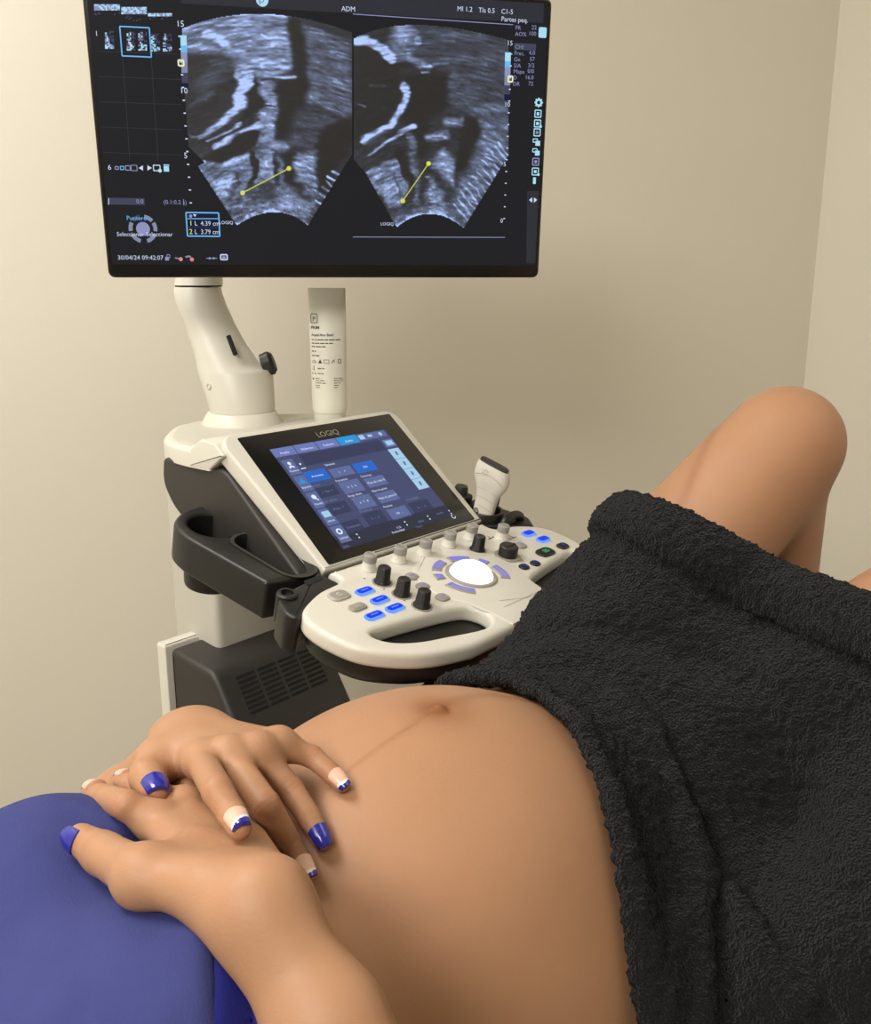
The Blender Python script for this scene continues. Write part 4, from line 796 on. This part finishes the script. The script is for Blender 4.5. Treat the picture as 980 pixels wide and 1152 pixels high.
# --- arms and hands: joints placed on what they rest upon
shirted = lambda p: torso(p) - np.where((p - BO.astype(np.float32)) @ BD.astype(np.float32) < -.20, .008, 0.).astype(np.float32)
def on(u, v, r, lift, f, zdef=None):
    h = march(u, v, f, r + lift)
    if h is None or (zdef and abs((h - CAM) @ CF - zdef) > .12): return P(u, v, zdef)
    return h
def finger_f(p, J, r):
    d = None
    for i in range(3):
        c = sd_cone(p, J[i], J[i + 1], r[i], r[i + 1]); d = c if d is None else smin(d, c, .0022)
    return d
def hand_field(W, wl, up, F, FR, TH, TR, arm, palm_r=(.0135, .0105), knk=-.0006):
    """W wrist, wl half-width vector across the wrist, F four fingers of four joints, TH thumb joints, arm list of (a, b, ra, rb)"""
    def f(p):
        d = None; n = len(F)
        for i, J in enumerate(F):
            w = W + wl * (1 - 2 * i / (n - 1)) * .8; c = sd_cone(p, w, J[0], palm_r[0], palm_r[1]); d = c if d is None else smin(d, c, .016)
        for i in range(n - 1): d = smin(d, sd_cone(p, F[i][0], F[i + 1][0], palm_r[1] * .86, palm_r[1] * .86), .008)
        for i, J in enumerate(F): d = smin(d, np.linalg.norm(p - np.asarray(J[0] + up * .002, np.float32), axis=1) - palm_r[1] - knk, .005)
        for a, b, ra, rb, off in arm:
            for s in (-1, 1): d = smin(d, sd_cone(p, a + wl * off * s, b + wl * off * s, ra, rb), .020)
        t = sd_cone(p, TH[0], TH[1], TR[0], TR[1]); d = smin(d, t, .022)
        d = smin(d, sd_cone(p, TH[1], F[0][0] * .55 + W * .45, TR[1] * .8, .010), .016)
        fg = None
        for J, r in zip(F, FR):
            g = finger_f(p, J, r); fg = g if fg is None else smin(fg, g, .0012)
        fg = np.minimum(fg, smin(sd_cone(p, TH[1], TH[2], TR[1], TR[2]), sd_cone(p, TH[2], TH[3], TR[2], TR[3]), .004))
        return smin(d, fg, .009)
    return f
# left hand, nearer the camera, lying on the shirt
LW = on(289, 1021, .020, .004, shirted)
LA = on(368, 1152, .0215, .000, shirted); EL = LA + unit(LA - LW) * .13 + V(.0, 0, -.01)
SHL = B(-.46, .175, .0)
lwl = unit(P(345, 990, (LW - CAM) @ CF) - P(238, 1052, (LW - CAM) @ CF)) * -.0115        # towards the thumb side
LF = [[on(176, 926, .0105, .004, shirted), on(143, 906, .0088, .010, shirted, .60), P(120, 898, .625), P(105, 892, .640)],
      [on(207, 908, .0105, .006, shirted), P(172, 892, .635), P(153, 884, .652), P(139, 880, .664)],
      [on(240, 912, .0105, .006, shirted), P(212, 890, .64), P(195, 884, .66), P(182, 882, .675)],
      [on(275, 932, .0100, .004, shirted), P(255, 900, .65), P(240, 893, .665), P(228, 890, .675)]]
LFR = [(.0102, .0095, .0089, .0078)] * 2 + [(.0095, .0088, .0078, .0065), (.0088, .0078, .007, .006)]
LT = [on(226, 1000, .014, .003, shirted), on(162, 986, .0135, .002, shirted), on(116, 960, .0115, .002, shirted), on(91, 944, .0095, .002, shirted)]
lup = grad(shirted, LW)
LARM = [(LW, LA, .0165, .0170, .75), (LA, EL, .0170, .026, .7), (EL, SHL, .032, .048, .2)]
lhand = hand_field(LW, lwl, lup, LF, LFR, LT, (.0140, .0142, .0120, .0092), LARM)
under = lambda p: np.minimum(shirted(p), lhand(p))
# right hand, laid across the left one from the far side
RW = P(214, 834, .690); RE = B(-.16, -.29, -.03); SHR = B(-.46, -.175, .0)
def lifted(u, v, r, l): return on(u, v, r, l, under)
RF = [[P(226, 856, .632), on(245, 890, .0092, .010, under), on(260, 914, .0082, .003, under), on(270, 931, .0072, .0005, under)],
      [P(258, 851, .630), on(299, 906, .0090, .002, under), on(326, 950, .0080, .003, shirted), on(344, 982, .0070, .0005, shirted)],
      [P(289, 846, .638), on(327, 888, .0090, .012, under), on(348, 919, .0080, .004, under), on(362, 945, .0070, .0005, under)],
      [P(314, 838, .655), on(351, 851, .0080, .010, under), on(371, 868, .0072, .003, under), on(384, 882, .0062, .0005, under)]]
RFR = [(.0100, .0092, .0082, .0070), (.0102, .0094, .0083, .0070), (.0098, .0089, .0079, .0068), (.0088, .0079, .0070, .0060)]
RT = [P(203, 846, .675), P(178, 857, .652), P(166, 873, .628), P(175, 892, .606)]
rwl = unit(P(190, 842, .69) - P(245, 826, .70)) * .0125
RARM = [(RW, RW + (RE - RW) * .5, .0175, .024, .7), (RW + (RE - RW) * .5, RE, .024, .034, .4), (RE, SHR, .034, .048, .2)]
rhand = hand_field(RW, rwl, ZU, RF, RFR, RT, (.0145, .0128, .0120, .0095), RARM, (.0145, .0108))

# --- skin
def skin_mat():
    m = mat('skin', (176, 132, 100), .5, spec=.35, noise=.05, nscale=26, bump=.10, bscale=420, sss=.12); nt = m.node_tree; b = nt.nodes['Principled BSDF']
    at = nt.nodes.new('ShaderNodeAttribute'); at.attribute_name = 'pigment'
    src = b.inputs['Base Color'].links[0].from_socket; mx = nt.nodes.new('ShaderNodeMix'); mx.data_type = 'RGBA'; mx.blend_type = 'MULTIPLY'; mx.inputs[0].default_value = 1
    nt.links.new(src, mx.inputs[6]); nt.links.new(at.outputs['Color'], mx.inputs[7]); nt.links.new(mx.outputs[2], b.inputs['Base Color']); return m
SKIN = skin_mat()
bvs, bqs, pig = [], [], []
def add_skin(f, lo, hi, h, sm, kind):
    v, q = extract(f, lo, hi, h, sm); n = sum(len(x) for x in bvs); bvs.append(v); bqs.append(q + n); c = np.ones((len(v), 4))
    if kind == 'torso':
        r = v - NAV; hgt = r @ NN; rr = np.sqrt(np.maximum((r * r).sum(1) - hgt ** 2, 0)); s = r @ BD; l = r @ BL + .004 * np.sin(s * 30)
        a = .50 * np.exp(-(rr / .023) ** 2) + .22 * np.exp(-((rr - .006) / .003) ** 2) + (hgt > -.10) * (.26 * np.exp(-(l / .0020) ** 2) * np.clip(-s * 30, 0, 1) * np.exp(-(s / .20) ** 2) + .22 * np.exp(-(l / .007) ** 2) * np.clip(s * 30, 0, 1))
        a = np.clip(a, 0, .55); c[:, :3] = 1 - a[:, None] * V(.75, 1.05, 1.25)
    else:                                           # warmer skin over the finger joints and tips
        a = np.zeros(len(v)); nn = np.zeros_like(v); fn = np.cross(v[q[:, 2]] - v[q[:, 0]], v[q[:, 3]] - v[q[:, 1]])
        for k in range(4): np.add.at(nn, q[:, k], fn)
        nn /= np.linalg.norm(nn, axis=1)[:, None] + 1e-12; dent = np.zeros(len(v))
        for J in kind:
            for j, w in ((1, .010), (3, .012)): a = np.maximum(a, np.exp(-(((v - J[j]) ** 2).sum(1) / w ** 2)) * .16)
            for j, w in ((1, .0034), (2, .0022)):        # creases over the joints
                if j + 1 >= len(J): continue
                t = unit(J[j + 1] - J[j - 1]); x = (v - J[j]) @ t; y = np.linalg.norm(v - J[j] - x[:, None] * t, axis=1); m = np.exp(-(x / .006) ** 2) * (y < .0135)
                dent += m * sum(np.exp(-((x - o * w + .0006 * np.sin(y * 900)) / .0008) ** 2) for o in (-1, .05, .9))
        a = a + .10 * np.clip(dent, 0, 1); v -= nn * (.00035 * np.clip(dent, 0, 1))[:, None]
        c[:, :3] = 1 - a[:, None] * V(.35, 1.0, 1.15)
    pig.append(np.clip(c, 0, 1))
def bounds(pts, pad): a = np.array(pts); return a.min(0) - pad, a.max(0) + pad
add_skin(torso, *bounds([B(-.64, -.25, -.12), B(-.64, .25, -.12), B(.1, -.2, .2), KNR, KNL, ANR + BD * .16, ANL + BD * .16, V(0, .7, .72)], .075), .0050, 2, 'torso')
add_skin(lhand, *bounds([LW, LA, EL, SHL] + LT + [j for J in LF for j in J], .055), .0014, 2, LF + [LT])
add_skin(rhand, *bounds([RW, RE, SHR] + RT + [j for J in RF for j in J], .055), .0014, 2, RF + [RT])
PERSON = obj('person', np.concatenate(bvs), np.concatenate(bqs), SKIN)
at = PERSON.data.color_attributes.new('pigment', 'FLOAT_COLOR', 'POINT'); at.data.foreach_set('color', np.concatenate(pig).ravel())
tag(PERSON, 'pregnant person lying back with bare belly and both hands crossed upon it', 'person')
# --- fingernails
NP = dict(blue=mat('blue_nail_polish', (38, 40, 150), .12, spec=.7), pink=mat('natural_nail', (226, 182, 160), .2), white=mat('white_nail_polish', (236, 230, 222), .18))
NM = list(NP.values())
def nail(J, r, fld, style, up, ln=.0120, wd=.80, fwd=.80):
    tip, dip = np.array(J[3]), np.array(J[2]); t = unit(tip - dip); n = unit(up - t * (up @ t)); s = np.cross(t, n); rt = r[3]; v, f, m = [], [], []
    nu, nv = 24, 20; c0 = tip + t * rt * fwd
    def surf(a, b, lift):
        ang = a * wd * 1.25; rr = (rt + (1 - b) * .0012); p = c0 - t * (ln * (1 - b)); endc = 1 - .10 * b ** 3
        p = p + s * math.sin(ang) * rr * endc + n * (math.cos(ang) * rr - .0012 * max(0, b - .5) ** 2 * 4 + lift)
        return p + t * (.0016 * (1 - a * a) * (1 if b > .5 else -1) * abs(2 * b - 1) ** 2)
    for lift in (.0011, -.0014):
        for i in range(nu + 1):
            for j in range(nv + 1): v.append(surf(-1 + 2 * j / nv, i / nu, lift if 0 < j < nv else lift * .2))
    K = (nu + 1) * (nv + 1)
    for i in range(nu):
        for j in range(nv):
            a = i * (nv + 1) + j; b_, c = (i + .5) / nu, -1 + 2 * (j + .5) / nv
            k_ = .17 * c if style == 'slant' else -.05 * c * c
            mm = 0 if style == 'blue' or b_ > .86 + k_ else 2 if b_ > .74 + k_ else 1
            f.append((a, a + 1, a + nv + 2, a + nv + 1)); m.append(mm); f.append((K + a, K + a + nv + 1, K + a + nv + 2, K + a + 1)); m.append(mm)
    rim = [j for j in range(nv)] ; per = [(0, j) for j in range(nv)] + [(i, nv) for i in range(nu)] + [(nu, j) for j in range(nv, 0, -1)] + [(i, 0) for i in range(nu, 0, -1)]
    ids = [i * (nv + 1) + j for i, j in per]
    for x, y in zip(ids, ids[1:] + ids[:1]): f.append((x, K + x, K + y, y)); m.append(0 if style == 'blue' else (0 if x // (nv + 1) > nu * .74 else 1))
    return obj('fingernail', v, f, NM, PERSON, True, m, dict(blue='blue polished nail', french='pale nail with blue and white tip', slant='pale nail with slanted white band and blue tip')[style], 50)
tocam = lambda p: unit(CAM - p)
for J, r, st, w in ((RF[0], RFR[0], 'slant', .5), (RF[1], RFR[1], 'french', .2), (RF[2], RFR[2], 'blue', .6), (RF[3], RFR[3], 'french', .45)): nail(J, r, None, st, unit(ZU * (1 - w) + tocam(J[3]) * w))
nail(RT, (0, 0, 0, .0095), None, 'blue', unit(tocam(RT[3]) * .8 + ZU * .3 + CR * .25), .0125)
nail(LT, (0, 0, 0, .0088), None, 'blue', unit(ZU * .12 - CR * 1.0 + V(0, .52, 0)), .0115, .66)
nail(LF[0], LFR[0], None, 'french', unit(ZU * .9 + V(-.2, .5, 0)), .0105); nail(LF[1], LFR[1], None, 'french', unit(ZU * .8 + V(.1, .6, 0)), .0105)
# ------------------------------------------------------------------ noise and fold helpers for cloth
_lat = np.random.default_rng(11).random((32, 32, 32)).astype(np.float32)
def vnoise(p, sc):
    q = np.asarray(p, float) / sc; i = np.floor(q).astype(int); f = q - i; f = f * f * (3 - 2 * f); r = 0
    for a in (0, 1):
        for b in (0, 1):
            for c in (0, 1): r = r + _lat[(i[:, 0] + a) % 32, (i[:, 1] + b) % 32, (i[:, 2] + c) % 32] * (f[:, 0] if a else 1 - f[:, 0]) * (f[:, 1] if b else 1 - f[:, 1]) * (f[:, 2] if c else 1 - f[:, 2])
    return r * 2 - 1
def poly_d(p, pts):
    d = np.full(len(p), 9., np.float32)
    for a, b in zip(pts[:-1], pts[1:]): d = np.minimum(d, sd_cone(p, a, b, 0, 0))
    return d
def trail(f, pix, off):                              # a line of photo points laid on a surface
    r = [march(u, v, f, off) for u, v in pix]; return [q for q in r if q is not None]
F32 = lambda a: np.asarray(a, np.float32)
def slz(p): q = p - F32(BO); return q @ F32(BD), q @ F32(BL), q[:, 2]
# ------------------------------------------------------------------ the blue shirt, pushed up to the ribs
SGX, SGY = [-.25, -.05, .0, .05, .10, .13, .2], [-.22, -.215, -.222, -.240, -.276, -.297, -.31]
sfold = [(trail(shirted, pp, .0), a, w) for pp, a, w in ((((205, 1060), (200, 1105), (196, 1150)), .004, .012), (((120, 1030), (150, 1090), (165, 1150)), .003, .014), (((30, 960), (60, 1040), (70, 1140)), .003, .02), (((60, 905), (110, 915), (140, 930)), .003, .010))]
def shirt_f(p):
    s, l, z = slz(p); d0 = torso(p); off = .0085 + .0018 * vnoise(p, .055) + .0008 * vnoise(p, .02)
    for L, a, w in sfold:
        if len(L) > 1: off = off + a * np.exp(-(poly_d(p, L) / w) ** 2)
    off = off + .0030 * np.exp(-((s - np.interp(l, SGX, SGY) + .012) / .008) ** 2)
    d = np.maximum(d0 - off, -(d0 - .0025)); return smax(smax(smax(d, s - np.interp(l, SGX, SGY), .006), -(s + .56), .004), .692 - z - .82, .004)
def lining_f(p):
    s, l, z = slz(p); d0 = torso(p); off = .0070 + .0010 * vnoise(p, .03) + .002 * np.sin((s * 1.2 + l) * 130) * (l > .05)
    d = np.maximum(d0 - off, -(d0 - .0008)); e = np.interp(l, SGX, SGY) + np.interp(l, [-.2, .085, .105, .14, .2], [-.04, -.04, .012, .036, .04]); return smax(smax(smax(d, s - e, .004), -(s + .40), .004), .692 - z - .82, .004)
COTTON = mat('blue_cotton', (60, 65, 120), .85, spec=.2, noise=.07, nscale=60, bump=.25, bscale=700)
COTTON2 = mat('deep_blue_cotton', (30, 33, 112), .85, spec=.2, noise=.06, nscale=60, bump=.2, bscale=700)
clo, chi = bounds([B(-.57, -.2, -.12), B(-.57, .2, .2), B(-.19, -.2, -.12), B(-.19, .2, .2)], .03)
v, q = extract(shirt_f, clo, chi, .0033, 2); SHIRT = obj('shirt', v, q, COTTON, PERSON, label='blue cotton shirt pulled up to the ribs')
v, q = extract(lining_f, clo, chi + .02, .0030, 2); obj('shirt_lining', v, q, COTTON2, SHIRT, label='deeper blue inner layer of the shirt')
# ------------------------------------------------------------------ black towelling wrap over hips and thighs
TPH = np.radians([-180, -90, -40, -5, 15, 33, 48, 62, 77, 90, 110, 150, 180]); TSB = [.10, .10, .105, .115, .100, .077, .051, .023, .000, -.014, -.022, .0, .05]
MIDK = KNR * .5 + KNL * .5
def tent0(p):
    d = smin(torso0(p), legs(p), .10); d = smin(d, sd_cone(p, B(.22, 0, -.02), B(.36, .0, .09), .08, .07), .10)
    d = smin(d, sd_cone(p, B(.36, .0, .09), MIDK + V(-.02, -.02, -.035), .07, .055), .08)
    d = smin(d, sd_cone(p, P(800, 1160, .72), P(1130, 1060, .68), .065, .065), .07)
    d = smin(d, sd_cone(p, KNL + V(-.12, -.05, -.10), P(1100, 1000, .70), .06, .06), .10)
    return smin(d, sd_cone(p, P(830, 1290, .76), P(1130, 1250, .72), .08, .08), .10)
H1, H3 = march(738, 560, tent0, .012), march(977, 664, tent0, .012)
H1 = P(738, 560, 1.03) if H1 is None else H1; H3 = P(977, 664, .86) if H3 is None else H3
HE = unit(H3 - H1); HT = unit((KNR - HIPR) + (KNL - HIPL)); HN = unit(HT - HE * (HT @ HE))
tf = [(trail(tent0, pp, .014), a, w) for pp, a, w in (
    (((560, 775), (625, 800), (690, 845), (735, 885)), .007, .012), (((700, 790), (738, 829), (762, 880), (777, 927), (790, 985), (792, 1060), (792, 1145)), .012, .011),
    (((775, 925), (812, 985), (845, 1040), (900, 1125)), .009, .014), (((768, 1035), (755, 1090), (745, 1145)), .010, .011), (((690, 900), (715, 980), (728, 1060)), .005, .016),
    (((610, 700), (680, 690), (760, 700), (850, 740)), .005, .022), (((590, 745), (660, 735), (740, 760), (830, 800)), .006, .020), (((880, 760), (930, 850), (960, 960)), .006, .025))]
tv = [(trail(tent0, pp, .014), a, w) for pp, a, w in ((((752, 840), (785, 925), (808, 985), (812, 1060), (815, 1150)), -.009, .011), (((800, 930), (840, 1000), (900, 1085), (930, 1140)), -.006, .010), (((640, 790), (700, 830), (735, 860)), -.005, .012))]
def towel_f(p):
    s, l, z = slz(p); d0 = tent0(p); phi = np.arctan2(l, z); sb = np.interp(phi, TPH, TSB)
    g = (p - F32(H1)) @ F32(HN)
    off = .0155 + .004 * vnoise(p, .075) + .0015 * vnoise(p, .03)
    for L, a, w in tf + tv:
        if len(L) > 1: off = off + 1.4 * a * np.exp(-(poly_d(p, L) / w) ** 2)
    x = np.clip((g + .040) / .020, -1, 1); off = off + .013 * (g > -.062) * np.sqrt(np.clip(1 - np.clip((g + .026) / .034, -1, 1) ** 2, 0, 1)) - .005 * np.exp(-((g + .066) / .007) ** 2)
    off = off + .004 * np.exp(-((s - sb - .012) / .012) ** 2)
    d = np.maximum(d0 - off, -(d0 - .0035)); d = smax(d, sb - s, .010); d = smax(d, g, .014)
    k = p - F32(KB.O); bx_ = np.stack([np.abs(k @ F32(KB.x) - .127) - .224, np.abs(k @ F32(KB.y) + .105) - .104, np.abs(k @ F32(KB.n) + .0235) - .029], 1)     # it lies against the machine's panel
    bd = np.linalg.norm(np.maximum(bx_, 0), axis=1) + np.minimum(bx_.max(1), 0); d = smax(d, .0025 - bd, .004); return smax(d, .70 - p[:, 2], .01)
def towel_mat():
    m = mat('black_towelling', (20, 20, 22), .95, spec=.1, noise=.3, nscale=130, bump=0); nt = m.node_tree; b = nt.nodes['Principled BSDF']; b.inputs['Sheen Weight'].default_value = .06; b.inputs['Sheen Roughness'].default_value = .6
    tc = nt.nodes.new('ShaderNodeTexCoord'); n2 = nt.nodes.new('ShaderNodeTexNoise'); n2.inputs['Scale'].default_value = 330; n2.inputs['Detail'].default_value = 3; vo = nt.nodes.new('ShaderNodeTexVoronoi'); vo.inputs['Scale'].default_value = 420
    nt.links.new(tc.outputs['Object'], n2.inputs['Vector']); nt.links.new(n2.outputs['Color'], vo.inputs['Vector']); nt.links.new(tc.outputs['Object'], vo.inputs['Vector'])
    ad = nt.nodes.new('ShaderNodeMath'); ad.operation = 'ADD'; nt.links.new(n2.outputs['Fac'], ad.inputs[0]); nt.links.new(vo.outputs['Distance'], ad.inputs[1])
    bp = nt.nodes.new('ShaderNodeBump'); bp.inputs['Strength'].default_value = .9; bp.inputs['Distance'].default_value = .004; nt.links.new(ad.outputs[0], bp.inputs['Height']); nt.links.new(bp.outputs[0], b.inputs['Normal']); return m
TWM = towel_mat()
v, q = extract(towel_f, *bounds([B(.0, -.22, -.12), B(.0, .24, .2), KNR, KNL, B(.5, .24, .1), B(.3, -.2, .2), P(1130, 1250, .60)], .05), .0032, 1)
nn = np.zeros_like(v); fn = np.cross(v[q[:, 2]] - v[q[:, 0]], v[q[:, 3]] - v[q[:, 1]])
for k in range(4): np.add.at(nn, q[:, k], fn)
nn /= np.linalg.norm(nn, axis=1)[:, None] + 1e-12
v = v + nn * (.0016 * vnoise(v, .0062) + .0012 * vnoise(v + 3.3, .0038) + .0010 * rng.standard_normal(len(v)).clip(-1.6, 1.6))[:, None]
TOWEL = obj('towel', v, q, TWM); tag(TOWEL, 'thick black terry towel draped over the hips and thighs with a rolled hem', 'towel')
# ------------------------------------------------------------------ couch the person lies on
CB = Fr(V(BO[0], BO[1], 0), BD, V(-BL[0], -BL[1], 0)); CT = empty('treatment_couch', V(BO[0], BO[1], 0)); tag(CT, 'padded cream couch underneath the reclining person', 'couch')
mb = MB(); mb.plate(CB, rect(-.95, -.27, .90, .27, .05), .60, .6848, .02, bot=.02); mb.build('couch_pad', mat('cream_vinyl', (196, 188, 170), .4), CT)
mb = MB(); mb.plate(CB, rect(-.92, -.24, .87, .24, .02), .545, .60, .004); mb.build('couch_frame', M['shell'], CT)
for s_ in (-.7, .65): mb = MB(); mb.plate(CB, rect(s_ - .05, -.15, s_ + .05, .15, .02), .0, .546, .004); mb.build('leg', M['shell'], CT)
